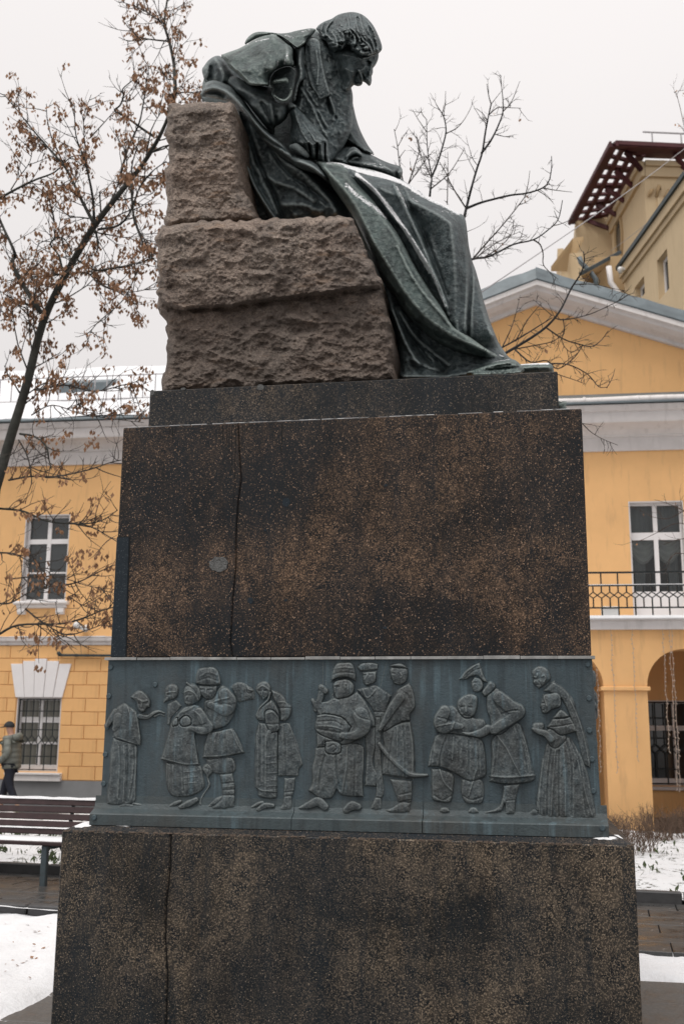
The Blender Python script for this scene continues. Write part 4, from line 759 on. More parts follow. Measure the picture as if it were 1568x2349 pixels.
# hem and shoe lying on the edge of the slab
S('hem_edge', cN([(870,1400),(960,1372),(1050,1341),(1130,1314),(1230,1298),(1262,1300),(1300,1328),(1334,1368),(1300,1395),(1150,1405),(1000,1412)]), .72, mat=BG, strokes=[(cN([(960,1385),(1080,1355),(1200,1325),(1270,1335)]), .26), (cN([(1000,1402),(1200,1394),(1310,1384)]), .3)],
  folds=[(cN([(1040,1355),(1140,1335),(1240,1318)]), .03, 2.5), (cN([(1080,1370),(1180,1360),(1290,1350)]), -.03, 2.5)], back=.1, noise=(.012, 6), step=1.6, seed=3, snow=[(cN([(1120,1316),(1230,1300)]), 2, .7)])
S('shoe', cN([(1285,1332),(1400,1324),(1488,1322),(1514,1342),(1522,1385),(1420,1392),(1300,1396)]), .85, mat=BG, strokes=[(cN([(1320,1355),(1420,1348),(1495,1352)]), .14)], back=.12, step=1.6, noise=(.005, 6), snow=[(cN([(1300,1330),(1400,1326),(1485,1325)]), 3, 1.0)])
# coat, far side of the cape, far cuff
S('far_cape', cM([(868,40),(880,130),(905,220),(930,330),(965,440),(1010,540),(1060,630),(1112,700),(1124,745),(1000,696),(940,655),(880,614),(795,566),(760,620),(700,720),(620,780),(540,700),(560,520),(600,400),(700,300),(760,200),(830,60)]), 1.35,
  strokes=[(cM([(820,160),(850,330),(900,480),(980,610),(1060,690)]), .18), (cM([(740,330),(760,460),(780,550)]), .22), (cM([(660,500),(660,650)]), .2), (cM([(810,566),(900,615),(1000,685),(1090,728)]), .20)], folds=[(cM([(780,260),(830,400),(920,560),(1030,680)]), .018, 5), (cM([(700,380),(740,500),(700,640)]), .03, 6)], back=.2, noise=(.006, 7), seed=44)
S('far_cuff', cM([(600,740),(700,695),(790,640),(860,630),(940,650),(1010,690),(1115,735),(1200,778),(1300,818),(1392,843),(1417,880),(1417,932),(1392,988),(1320,962),(1180,925),(1030,885),(900,865),(780,832),(640,810)]), 1.25,
  strokes=[(cM([(720,770),(900,800),(1100,840),(1300,890),(1370,900)]), [.25, .26, .26, .24, .16])], folds=[(cM([(1100,760),(1250,860),(1320,930)]), .03, 5), (cM([(1385,860),(1350,930),(1385,975)]), -.05, 4)], back=.2, seed=46,
  snow=[(cM([(990,840),(1100,830),(1200,860),(1290,920)]), 11, .5), (cM([(1150,780),(1280,880)]), 6, .42)])
S('cuff_fold', cM([(776,818),(798,760),(838,690),(868,655),(920,643),(985,698),(1000,748),(986,772),(962,766),(920,776),(880,800),(830,826)]), 1.04, strokes=[(cM([(830,740),(880,690),(930,680),(975,720)]), .13), (cM([(800,790),(840,800)]), .07)], folds=[(cM([(850,790),(890,740),(940,728),(980,752)]), -.09, 3.0)], back=.1, step=1.2, seed=2, noise=(.003, 6))
S('torso', cA([(860,330),(930,200),(990,165),(1080,300),(1185,520),(1192,640),(1190,740),(1150,840),(1110,900),(1080,960),(1000,950),(840,860),(830,700),(825,560),(845,450)]), 1.15,
  strokes=[(cA([(900,300),(900,500),(880,640)]), .34), (cA([(980,560),(960,700),(990,820),(1040,920)]), .30), (cA([(1060,640),(1080,800)]), .22)],
  folds=[(cA([(870,480),(920,560),(960,640),(1000,720),(1040,800)]), .022, 4), (cA([(890,500),(950,590),(990,670),(1030,760)]), -.022, 3), (cA([(930,590),(985,650),(1040,740)]), .022, 3), (cA([(1040,560),(1060,640),(1090,690)]), -.04, 4), (cA([(1055,570),(1080,640),(1080,700)]), .04, 3), (cA([(850,600),(900,700),(960,800),(1030,900)]), .018, 5)], back=.25, noise=(.010, 4.5), seed=50)
S('neck_scarf', cH([(380,600),(500,700),(610,830),(660,1100),(760,1380),(820,1310),(850,1450),(860,1600),(560,1700),(520,1400),(470,1150),(420,900)]), 1.12, strokes=[(cH([(480,800),(560,1100),(620,1500)]), .14)], folds=[(cH([(590,880),(640,1150),(650,1500)]), .03, 3), (cH([(450,800),(520,1050),(590,1300)]), -.03, 4)], back=.15, step=2, seed=52)
S('coat_front', cK([(1260,300),(1400,240),(1440,300),(1400,450),(1430,660),(1330,730),(1275,960),(1225,975),(1245,800),(1258,690),(1285,600),(1255,480),(1245,400)]), 1.0, strokes=[(cK([(1330,330),(1320,480),(1340,640),(1290,800),(1255,920)]), .32)], folds=[(cK([(1385,330),(1380,480),(1418,650)]), -.05, 3)], back=.15, step=2, seed=54)
S('lapel', cH([(170,610),(230,560),(330,565),(392,640),(402,800),(432,950),(472,1150),(532,1350),(522,1392),(440,1432),(370,1468),(338,1400),(268,1300),(215,1200),(178,1000),(150,850)]), .90, strokes=[(cH([(250,640),(270,900),(330,1150),(430,1360)]), .09), (cH([(380,700),(400,900),(450,1150),(505,1340)]), .08), (cH([(195,800),(220,1080),(300,1290),(375,1430)]), .08)], folds=[(cH([(330,750),(360,1000),(340,1230)]), .012, 3), (cH([(200,700),(230,1000),(330,1330)]), -.01, 4)], back=.05, step=1.2, noise=(.004, 6), seed=56, plate=(.07, 2.2))
# shoulder, sleeve and cape
S('cape_back', cK([(175,565),(200,520),(260,445),(350,398),(430,430),(500,540),(560,640),(560,780),(380,730),(300,700),(222,730),(205,690),(190,640)]), 1.05, strokes=[(cK([(330,440),(420,560),(470,690)]), .14), (cK([(230,540),(260,640)]), .06)], folds=[(cK([(400,560),(430,650),(410,720)]), .03, 4), (cK([(290,540),(280,640),(250,700)]), -.06, 6)], back=.2, seed=60, noise=(.006, 6))
S('sleeve', cK([(440,690),(560,640),(760,740),(1000,780),(1010,880),(1070,950),(1170,940),(1235,955),(1205,1050),(1155,1150),(1085,1210),(1034,1242),(1036,1380),(1008,1352),(880,1182),(760,1032),(690,942),(600,852),(520,762)]), .95,
  strokes=[(cK([(600,780),(760,860),(900,930),(1060,1020)]), [.2, .26, .3, .3]), (cK([(760,980),(880,1080),(980,1180)]), .26), (cK([(1100,1000),(1080,1130)]), .28)], folds=[(cK([(985,960),(1000,1080),(1018,1200),(1030,1370)]), .05, 2.6), (cK([(1050,1120),(1060,1180)]), -.04, 3), (cK([(700,960),(850,1100),(980,1290)]), -.03, 5), (cK([(880,960),(940,1080),(980,1200)]), -.03, 5)], back=.2, seed=62, noise=(.008, 7))
S('flute_inner', cK([(975,720),(988,650),(1028,590),(1108,545),(1200,528),(1252,562),(1282,620),(1268,662),(1258,760),(1236,820),(1210,890),(1160,945),(1090,935),(1020,885),(985,850),(1000,800)]), .74, strokes=[(cK([(1050,760),(1130,640),(1220,600)]), .02), (cK([(1080,850),(1160,820)]), .02)], back=.1, step=1.8, noise=None, r=.05)
S('cape', cK([(345,402),(400,388),(500,352),(600,317),(680,276),(760,228),(880,172),(960,148),(1040,150),(1100,180),(1170,228),(1240,285),(1262,320),(1255,400),(1265,480),(1288,590),(1250,548),(1200,522),(1100,545),(1022,590),(985,650),(968,722),(1004,826),(978,770),(920,755),(820,762),(740,752),(690,712),(610,632),(540,572),(490,522),(450,462),(400,417)]), .92, mat=BG,
  strokes=[(cK([(420,425),(480,500),(560,582),(630,640),(700,705),(760,740),(840,748),(930,742),(975,755)]), [.22, .28, .34, .38, .42, .44, .46, .46, .46]), (cK([(520,400),(650,450),(780,520),(880,620)]), [.24, .34, .40, .44]), (cK([(760,290),(900,330),(980,420),(980,560)]), [.22, .34, .40, .43]), (cK([(1000,190),(1090,260),(1120,300)]), .30), (cK([(1180,290),(1185,400),(1190,515)]), [.36, .46, .50]), (cK([(1120,320),(1075,430),(1010,580)]), [.33, .39, .42]), (cK([(1245,340),(1240,440),(1262,550)]), [.32, .36, .38])],
  folds=[(cK([(560,500),(680,470),(820,400)]), -.02, 8), (cK([(620,560),(760,560),(900,480)]), .016, 8), (cK([(460,440),(560,560),(700,690),(820,742)]), .012, 3)], back=.1, noise=(.009, 8), seed=66, blr=3, snow=[(cK([(1180,360),(1160,430),(1140,500)]), 5, .55), (cK([(1070,440),(1060,520)]), 3, .6), (cK([(920,585),(1040,540)]), 3, .5), (cK([(700,262),(860,220),(960,200)]), 3, .62)])
def P3(pts, y): return [aty(x, ya, yy) for (x, ya), yy in zip(pts, y if hasattr(y, '__len__') else [y]*len(pts))]
S('cape_roll', cK([(985,845),(1030,895),(1090,936),(1160,946),(1218,892),(1236,810),(1208,735),(1194,748),(1212,810),(1196,862),(1150,906),(1092,900),(1040,866),(1002,828)]), .62, mat=BG, strokes=[(cK([(1000,845),(1045,885),(1095,918),(1155,926),(1205,880),(1224,810),(1205,752)]), .12)], back=.06, step=1.2, noise=None)
S('cape_pleat', cK([(995,735),(1008,690),(1080,668),(1168,655),(1205,735),(1140,718),(1060,722)]), .62, mat=BG, strokes=[(cK([(1020,705),(1100,690),(1170,690)]), .07)], back=.08, step=1.6, noise=(.003, 6))
S('collar', cK([(672,278),(688,222),(738,160),(808,123),(900,117),(1000,127),(1100,137),(1200,127),(1300,102),(1450,76),(1520,86),(1486,142),(1424,202),(1402,242),(1352,292),(1300,318),(1248,292),(1178,232),(1098,182),(1018,152),(930,157),(830,192),(740,237),(690,268)]), 1.0,
  strokes=[(cK([(720,210),(820,150),(930,138),(1010,142)]), [.04, .06, .10, .16]), (cK([(1030,148),(1110,184),(1190,232),(1260,285),(1300,308)]), [.20, .25, .30, .34, .35]), (cK([(1150,160),(1300,180),(1420,150)]), [.24, .30, .24]), (cK([(1320,298),(1390,235)]), .34)], folds=[(cK([(1350,130),(1390,180),(1370,250)]), .02, 5)], back=.2, seed=70, noise=(.005, 6), step=1.3, mat=BG, snow=[(cK([(1160,160),(1250,190),(1300,205)]), 6, .45), (cK([(1340,120),(1440,90)]), 4, .5)])
# head
S('head', cH([(520,560),(700,400),(1000,380),(1200,560),(1243,790),(1236,860),(1218,910),(1190,960),(1158,1000),(1160,1050),(1150,1090),(1140,1110),(1142,1180),(1132,1225),(1118,1252),(1100,1260),(1080,1240),(1048,1210),(1010,1192),(1003,1230),(980,1254),(938,1262),(902,1252),(880,1242),(850,1272),(826,1308),(790,1352),(740,1392),(690,1400),(640,1340),(610,1200),(580,1000),(550,850),(510,700)]), 1.10,
  strokes=[(cH([(720,800),(850,820),(980,860)]), .24), (cH([(760,1000),(860,1050)]), .22), (cH([(800,1200),(760,1300)]), .15), (cH([(1000,960),(1060,1010),(1090,1100)]), [.18, .13, .10]), (cH([(930,1160),(945,1230)]), .08), (cH([(1105,1040),(1108,1130),(1104,1222)]), [.12, .12, .10]), (cH([(1150,880),(1180,830)]), .10)], r=.8,
  folds=[(cH([(1080,900),(1110,925),(1080,940)]), -.055, 4), (cH([(1020,850),(1090,838),(1170,800)]), .03, 3), (cH([(1060,960),(1020,1010),(960,1040)]), .025, 4), (cH([(930,1060),(900,1120),(895,1190)]), -.045, 3), (cH([(950,1030),(985,1100),(1000,1160)]), .04, 2.5), (cH([(1012,1090),(1030,1140),(1042,1195)]), -.04, 2.0), (cH([(1075,1150),(1095,1180)]), .03, 4.5), (cH([(1062,1190),(1080,1215)]), -.03, 1.8), (cH([(1140,940),(1135,1020),(1120,1080)]), .02, 3), (cH([(900,1215),(950,1205),(1000,1205)]), -.02, 2), (cH([(640,900),(680,1100),(740,1260)]), -.03, 6), (cH([(830,1280),(820,1150),(760,1020)]), .02, 6)],
  back=.26, step=.75, noise=(.0025, 6), seed=80)
# eyelid and ear of the near side are hidden by hair; hair in strands and curls
strand = []
for i in range(26):
    t = i/25; x = 420+t*830; base = [(640+t*330, 215-30*math.sin(t*3.1)+t*30), (640+t*420, 330+t*40), (600+t*520, 470+t*60), (560+t*600, 600+t*60), (540+t*650, 700+t*60)]
    base = [(x_+random.uniform(-22, 22), y_+random.uniform(-15, 15)) for x_, y_ in base]; strand.append((cH(base[random.choice((0, 0, 1)):random.choice((3, 4, 5))]), random.uniform(.004, .010)*(1 if i % 2 else -1), random.uniform(1.6, 3.4)))
for i, pts in enumerate([[(960,190),(990,330),(1050,480),(1150,600),(1180,760)], [(900,250),(950,450),(1000,560),(1100,650),(1150,770)], [(1050,250),(1150,420),(1200,560),(1220,720)], [(700,360),(820,390),(930,500),(970,600)], [(420,350),(400,450),(450,570)], [(560,290),(480,400),(470,480),(540,560)], [(1100,320),(1200,500),(1240,640),(1230,750)], [(800,420),(880,520),(900,600),(860,690)], [(640,420),(720,500),(740,620),(700,720)], [(560,470),(620,560),(640,680),(600,750)]]):
    strand.append((cH(pts), .024, 3.0)); strand.append((cH([(x+30, y+6) for x, y in pts]), -.020, 2.6))
for cx, cy, rr, am in ((450,520,34,.035), (540,580,30,.03), (600,690,34,.04), (690,600,36,.04), (700,700,28,.03), (870,640,42,.05), (840,730,26,.03), (930,720,34,.035), (990,790,34,.045), (1060,700,40,.045), (1110,800,30,.04), (1010,650,28,.03), (500,650,26,.03), (780,470,30,.025)):
    strand.append((cH([(cx-rr*.5, cy), (cx, cy-rr*.4), (cx+rr*.5, cy)]), am, rr*.15625*.8)); strand.append((cH([(cx-rr, cy+rr*.7), (cx, cy+rr*.95), (cx+rr, cy+rr*.6)]), -am*.6, 2.6)); strand.append((cH([(cx-rr*.8, cy-rr*.6), (cx+rr*.2, cy-rr*.9)]), -am*.4, 2.2)); pass
S('hair', cH([(318,418),(368,360),(450,308),(560,266),(640,213),(740,183),(850,170),(940,183),(1020,218),(1100,288),(1170,378),(1232,500),(1272,600),(1293,680),(1286,732),(1240,782),(1190,818),(1166,795),(1160,832),(1120,858),(1060,852),(1000,847),(930,828),(860,784),(812,724),(795,650),(782,724),(690,754),(640,764),(590,774),(530,724),(470,606),(402,564),(388,500),(350,444)]), 1.06,
  strokes=[(cH([(480,430),(600,480),(760,430),(900,430),(1050,560),(1150,680)]), [.14, .25, .29, .30, .28, .20]), (cH([(560,620),(680,660)]), .27), (cH([(870,680),(980,760),(1080,770)]), [.30, .30, .26]), (cH([(1200,640),(1230,720)]), .11)], r=.7, folds=strand, back=.28, step=1.0, noise=(.013, 6.5), seed=84)
# hand resting on the lap
hv = MB(); XX, YY, mm, hh, PP = heightmap(cM([(225,250),(260,222),(300,215),(370,275),(450,365),(520,445),(590,525),(632,578),(641,640),(648,720),(658,806),(612,806),(560,790),(500,775),(445,750),(415,700),(350,645),(290,612),(250,605),(240,480),(262,400),(240,310)]),
    [(cM([(285,260),(340,390),(400,510)]), [.17, .20, .21]), (cM([(420,420),(500,520),(560,560)]), [.17, .19, .19]), (cM([(345,585),(440,598),(530,592),(608,572)]), [.19, .22, .22, .19]), (cM([(430,690),(520,710),(632,730)]), [.15, .16, .14]), (cM([(300,540),(330,600)]), .15)],
    [(cM([(440,612),(452,680),(458,748)]), -.10, 2.3), (cM([(525,608),(522,690),(518,775)]), -.10, 2.3), (cM([(604,598),(606,690),(610,800)]), -.07, 1.8), (cM([(480,620),(490,700),(492,765)]), .02, 3), (cM([(566,612),(572,700),(580,790)]), .02, 3), (cM([(626,610),(636,700),(645,795)]), .015, 2.4), (cM([(330,300),(420,440),(500,570)]), .016, 2.6), (cM([(300,330),(360,480),(430,585)]), .016, 2.6), (cM([(380,310),(470,430),(570,560)]), .014, 2.6), (cM([(345,320),(440,460),(480,580)]), -.014, 2.6), (cM([(600,565),(614,585)]), .03, 3.4), (cM([(525,582),(540,602)]), .03, 3.4), (cM([(438,590),(455,612)]), .03, 3.4), (cM([(350,585),(372,608)]), .025, 3.4)], .5, 1.2)
hh = hh+.006*fbm(XX/6, YY/6, 3, 9); V, F, px, py, n = close_mesh(XX, YY, mm, hh, PP, .88, .1, False, .002); hv.add(V, F)
hv.build('hand', B, stat, True, off=ST)
tv = MB(); pts, ys, rad = [(246,640),(300,640),(350,672),(400,715),(432,745)], [.76, .73, .72, .73, .75], [.014, .024, .024, .020, .012]
P = smooth_open(cM(pts), 2); tv.tube([aty(x, y, q) for (x, y), q in zip(P, np.interp(np.linspace(0, 1, len(P)), np.linspace(0, 1, 5), ys))], np.interp(np.linspace(0, 1, len(P)), np.linspace(0, 1, 5), rad).tolist(), 9)
tv.build('thumb', B, stat, True, off=ST)
S('shirt_cuff', cM([(215,180),(255,175),(300,205),(350,235),(362,250),(300,232),(255,240),(225,262)]), .80, strokes=[(cM([(240,215),(300,220)]), .07)], back=.06, step=1.5, noise=None)

# ================================================================== YELLOW HOUSE
PHI = math.radians(2.2287); BO = np.array([-9.2277, 16.0045, 0.0])
TB = np.array([math.cos(PHI), math.sin(PHI), 0]); NB = np.array([math.sin(PHI), -math.cos(PHI), 0])
def fac(x, y, w=0.0):
    d = ray(x, y); P0 = BO+NB*w; P = CAM+d*(((P0-CAM)@NB)/(d@NB)); return float((P-BO)@TB), float(P[2])
house = thing('yellow_house', 'two-storey yellow house with white cornice, pediment and arcaded balcony behind the monument', 'house', tuple(BO), PHI)
def HB(name, x0, x1, w0, w1, z0, z1, mat, parent=None, bevel=0): return MB().box(x0, x1, -w1, -w0, z0, z1).build(name, M[mat], parent or house, bevel=bevel)
def wall_cells(x0, x1, z0, z1, holes, w0, w1):
    xs = sorted({x0, x1, *[v for h in holes for v in h[:2] if x0 < v < x1]}); zs = sorted({z0, z1, *[v for h in holes for v in h[2:] if z0 < v < z1]})
    V = {}; F = []; L = []
    def vid(i, k, s):
        if (i, k, s) not in V: V[(i, k, s)] = len(L); L.append((xs[i], -w1 if s == 0 else -w0, zs[k]))
        return V[(i, k, s)]
    full = lambda i, k: 0 <= i < len(xs)-1 and 0 <= k < len(zs)-1 and not any(h[0]-1e-6 <= (xs[i]+xs[i+1])/2 <= h[1] and h[2] <= (zs[k]+zs[k+1])/2 <= h[3] for h in holes)
    for i in range(len(xs)-1):
        for k in range(len(zs)-1):
            if not full(i, k): continue
            F.append((vid(i,k,0), vid(i+1,k,0), vid(i+1,k+1,0), vid(i,k+1,0))); F.append((vid(i,k,1), vid(i,k+1,1), vid(i+1,k+1,1), vid(i+1,k,1)))
            if not full(i-1, k): F.append((vid(i,k,0), vid(i,k+1,0), vid(i,k+1,1), vid(i,k,1)))
            if not full(i+1, k): F.append((vid(i+1,k,0), vid(i+1,k,1), vid(i+1,k+1,1), vid(i+1,k+1,0)))
            if not full(i, k-1): F.append((vid(i,k,0), vid(i,k,1), vid(i+1,k,1), vid(i+1,k,0)))
            if not full(i, k+1): F.append((vid(i,k+1,0), vid(i+1,k+1,0), vid(i+1,k+1,1), vid(i,k+1,1)))
    return L, F
UW = [(-.86, .20, 4.42, 6.40), (1.62, 2.68, 4.42, 6.40)]
LW = [(-.76, .26, .72, 2.30), (1.72, 2.74, .72, 2.30)]
DOOR = (12.50, 13.62, 3.72, 6.44); AW = [(12.60, 13.85, .62, 2.30), (10.3, 11.3, .62, 2.28)]
UW2 = (15.6, 16.7, 4.42, 6.4)
L_, F_ = wall_cells(-8, 19, 0, 7.56, UW+LW+[DOOR]+AW+[UW2], -.45, 0)
mk('wall', L_, F_, M['wall_yellow'], house)
HB('back_wall', -8, 19, -8.2, -8, 0, 8.4, 'beige_dark'); HB('side_wall', -8.2, -8.01, -8, 0, 0, 8.4, 'wall_yellow'); HB('side_wall', 19.01, 19.2, -8, 0, 0, 8.4, 'wall_yellow')
# rusticated blocks of the ground floor
RH = .302
blk = {}
for row in range(10):
    z0 = .555+row*.289; z1 = min(z0+.275, 3.44)
    for c in range(-5, 8):
        x0 = c*.60+(.30 if row % 2 else 0)-.08; x1 = x0+.588
        segs = [(x0, x1)]
        for h in LW:
            hx0, hx1, hz0, hz1 = h[0]-.02, h[1]+.02, h[2]-.2, h[3]
            if z1 > hz0 and z0 < hz1:
                ns = []
                for a, b in segs:
                    if b <= hx0 or a >= hx1: ns.append((a, b))
                    else:
                        if a < hx0-.06: ns.append((a, hx0))
                        if b > hx1+.06: ns.append((hx1, b))
                segs = ns
        for a, b in segs:
            key = (round(b-a, 3), round(z1-z0, 3))
            if key not in blk: blk[key] = bbox_mesh('wall_block', key[0], .03, key[1], M['block_yellow'], .006)
            inst('wall_block', blk[key], house, ((a+b)/2, -.012, (z0+z1)/2))
HB('base_course', -8, 8.6, .001, .05, 0, .54, 'plinth_grey')
# belt course
MB().extrude_x([(-.0, 3.44), (-.05, 3.44), (-.06, 3.49), (-.10, 3.53), (-.11, 3.60), (-.0, 3.61)], -8, 9.4).build('belt_course', M['grey_trim'], house)
b = MB()
for i in range(40): b.box(-4+i*.2, -4+i*.2+.199, -.105, -.01, 3.611, 3.622+random.uniform(0, .012))
b.build('snow_cover', M['snow'], house)
# windows
def window(x0, x1, z0, z1, rows, glassm, lower=False, depth=.16):
    w = HB('window', x0, x0+.06, -depth-.06, -depth, z0, z1, 'window_white')
    f = MB(); y0, y1 = depth, depth+.06
    f.box(x1-.06, x1, y0, y1, z0, z1); f.box(x0+.06, x1-.06, y0, y1, z1-.06, z1); f.box(x0+.06, x1-.06, y0, y1, z0, z0+(.06 if not lower else .14)); f.build('frame', M['window_white'], w)
    cx = (x0+x1)/2; zb = z0+(.06 if not lower else .14)
    MB().box(cx-.045, cx+.045, y0-.01, y1, zb, z1-.06).build('mullion', M['window_white'], w)
    for zr, th in rows:
        for a, b in ((x0+.06, cx-.045), (cx+.045, x1-.06)): MB().box(a, b, y0-.005, y1, zr-th/2, zr+th/2).build('glazing_bar', M['window_white'], w)
    zz = [zb]+[z for z, _ in sorted(rows)]+[z1-.06]
    for a, b in ((x0+.06, cx-.045), (cx+.045, x1-.06)):
        for k in range(len(zz)-1): MB().box(a, b, y0+.03, y0+.036, zz[k], zz[k+1]).build('pane', M[glassm], w)
    r = MB(); t = .025                                # painted reveals
    r.box(x0-.001, x0+t, .002, y0, z0, z1); r.box(x1-t, x1+.001, .002, y0, z0, z1); r.box(x0+t, x1-t, .002, y0, z1-t, z1+.001); r.build('reveal', M['grey_trim'], w)
    return w
for h in UW+[UW2]:
    w = window(*h, [(5.80, .11), (5.08, .035)], 'glass_dark')
    MB().extrude_x([(.15, 4.42), (.15, 4.35), (-.10, 4.33), (-.15, 4.36), (-.15, 4.39), (-.05, 4.425)], h[0]-.1, h[1]+.1).build('sill', M['white_trim'], w)
    MB().extrude_x([(0.0, 4.33), (-.08, 4.33), (-.06, 4.27), (0.0, 4.26)], h[0]-.05, h[1]+.05).build('sill_moulding', M['white_trim'], w)
    for xx in (h[0]+.08, h[1]-.08): MB().extrude_x([(0.0, 4.26), (-.10, 4.26), (-.10, 4.17), (-.07, 4.12), (0.0, 4.12)], xx-.09, xx+.09).build('sill_bracket', M['white_trim'], w)
    HB('snow_cover', h[0]-.09, h[1]+.09, .02, .14, 4.392, 4.405, 'snow', w)
def grille(parent, x0, x1, z0, z1, y, n=6, k_=1.0):
    bars = []
    st = (x1-x0)/n; zt = z1-.02; zd = z0+(z1-z0)*.42
    m = M['iron']
    for k in range(n+1):
        x = x0+k*st
        if k % 2 == 0: MB().bar((x, y, z0), (x, y, zd-.10), .018*k_).build('grille_bar', m, parent)
        else: MB().bar((x, y, z0+.12), (x, y, zd-.10), .022*k_).build('grille_bar', m, parent)
        MB().bar((x, y, zd+.10), (x, y, zt), .018*k_).build('grille_bar', m, parent)
        if k < n:
            MB().bar((x, y, zd-.10), (x+st, y, zd+.10), .016*k_).build('grille_bar', m, parent); MB().bar((x, y+.001, zd+.10), (x+st, y+.001, zd-.10), .016*k_).build('grille_bar', m, parent)
    for zz in (z0+.02, z0+.30, zd+.22, zd+.62, zt): MB().bar((x0, y-.002, zz), (x1, y-.002, zz), .02*k_).build('grille_bar', m, parent)
for h in LW:
    w = window(*h, [(1.82, .12), (1.32, .05)], 'glass_grey', True, .14)
    grille(w, h[0]+.05, h[1]-.03, h[2]+.02, h[3]-.02, .05)
    MB().extrude_x([(.12, .715), (-.10, .69), (-.17, .70), (-.17, .665), (-.13, .64), (-.13, .53), (0.0, .53), (0.0, .60), (.12, .60)], h[0]-.11, h[1]+.12).build('sill', M['white_trim'], w)
    # fan of five wedge stones above the window
    cx = (h[0]+h[1])/2; bw = (h[1]-h[0]+.06)/5
    for k in range(5):
        xb0 = cx+(k-2.5)*bw; xb1 = xb0+bw; sc_k = 1.30; t0 = cx+(xb0-cx)*sc_k; t1 = cx+(xb1-cx)*sc_k; zt = 3.03 if k in (0, 4) else (3.09 if k in (1, 3) else 3.14)
        zt0 = zt
        MB().prism([(xb0+.004, 2.30), (xb1-.004, 2.30), (t1-.004, zt), (t0+.004, zt0)], -.055-.012*(k == 2)-.006*(k in (1, 3)), .01).build('keystone', M['window_white'], w, bevel=.006)
# cornice
cor = [(0.0, 7.54), (-.05, 7.54), (-.06, 7.83), (-.10, 7.84), (-.11, 7.88), (-.20, 7.96), (-.34, 8.03), (-.44, 8.06), (-.45, 8.10), (-.46, 8.28), (-.50, 8.30), (-.54, 8.38), (-.55, 8.42), (0.0, 8.44)]
MB().extrude_x(cor, -8.2, 19.2).build('cornice', M['grey_trim'], house)
# roof left of the pediment: metal edge, snow, guard rail, hatch
lr = MB().extrude_x([(-.60, 8.44), (-.60, 8.47), (4.2, 11.35), (8.6, 8.6), (8.6, 8.44)], -8.3, 19.3).build('roof', M['roof_metal'], house)
xs = np.linspace(-8.2, 9.5, 60); ys = np.linspace(-.50, 4.2, 16); Vv = []; Fv = []
for i, x in enumerate(xs):
    for j, y in enumerate(ys): Vv.append((x, y, 8.47+(y+.6)/4.8*2.88+.05+.02*math.sin(x*1.7+j)+random.uniform(0, .015)-(.045 if j == 0 else 0)))
for i in range(len(xs)-1):
    for j in range(15): Fv.append((i*16+j, (i+1)*16+j, (i+1)*16+j+1, i*16+j+1))
so = mk('snow_cover', Vv, Fv, M['snow'], lr, True)
for i in range(12):
    x0 = -3.2+i*.42; x1 = x0+.40
    if x1 > 1.9: break
    MB().add([(x0, .10, 8.72), (x1, .10, 8.72), (x1, .02, 8.86), (x0, .02, 8.86), (x0, .13, 8.74), (x1, .13, 8.74), (x1, .05, 8.88), (x0, .05, 8.88)], [(0,1,2,3),(7,6,5,4),(0,4,5,1),(1,5,6,2),(2,6,7,3),(3,7,4,0)]).build('gutter_panel', M['roof_metal'], lr)
ra = MB()
for i in range(20):
    x = -2.4+i*.30; MB().bar((x, .75, 9.25), (x, .75, 9.95), .022).build('guard_post', M['wire_grey'], lr)
for z in (9.93, 9.35): MB().bar((-2.6, .75, z), (3.6, .75, z), .022).build('guard_rail', M['wire_grey'], lr)
MB().add([(-1.0, 1.6, 9.75), (.2, 1.6, 9.75), (.2, 1.6, 10.08), (-1.0, 1.6, 10.08), (-1.0, 2.6, 10.5), (.2, 2.6, 10.5)], [(0,1,2,3),(3,2,5,4),(0,3,4),(1,5,2)]).build('roof_hatch', M['roof_metal'], lr)
# pediment
PC, PZ, PS = 10.71, 10.94, .37
hw = (PZ-8.44)/PS
MB().prism([(PC-hw, 8.43), (PC+hw, 8.43), (PC, PZ+.02)], 0.0, .35).build('tympanum', M['wall_yellow'], house)
def rake(prof, name, mat, ext=.5):
    n = len(prof)
    for s_ in (-1, 1):
        V = []
        for x in (PC, PC+s_*(hw+ext)): V += [(x, y, PZ+dz-PS*abs(x-PC)) for y, dz in prof]
        F = [tuple(range(n)), tuple(range(2*n-1, n-1, -1))]+[((i+1) % n, i, i+n, (i+1) % n+n) for i in range(n)]
        MB().add(V, F).build(name, M[mat], house)
rake([(-.001, -.01), (-.09, -.01), (-.11, .06), (-.15, .075), (-.30, .11), (-.44, .17), (-.47, .22), (-.515, .25), (-.515, .375), (-.001, .375)], 'raking_cornice', 'grey_trim')
rake([(-.516, .262), (-.54, .262), (-.545, .372), (-.516, .372)], 'fascia', 'white_trim')
rake([(-.57, .377), (-.57, .392), (6.0, .392), (6.0, .377)], 'pediment_roof', 'roof_metal', .7)
for s_ in (-1, 1):                                  # standing metal edge, dented
    n = 26; V = []; F = []
    for i in range(n+1):
        x = PC+s_*(hw+.7)*i/n; z = PZ+.393-PS*abs(x-PC); d = random.uniform(-.02, .02); e = random.uniform(-.02, .02)
        V += [(x, -.575+d*.2, z), (x, -.50+d, z+.17+e), (x, -.40+d, z+.33+e), (x, .6, z+.20)]
    for i in range(n):
        for k in range(3): F.append((i*4+k, (i+1)*4+k, (i+1)*4+k+1, i*4+k+1))
    mk('roof_edge', V, F, M['roof_metal'], house)
# gutter pipe and snow along the pediment foot
MB().tube([(9.2+i*.5, -.50, 8.53+.01*math.sin(i)) for i in range(20)], .075, 10).build('gutter', M['white_trim'], house, True)
for i in range(9): MB().tube([(9.4+i*1.1, -.50, 8.53), (9.45+i*1.1, -.50, 8.53)], .085, 10).build('gutter_joint', M['white_trim'], house, True)
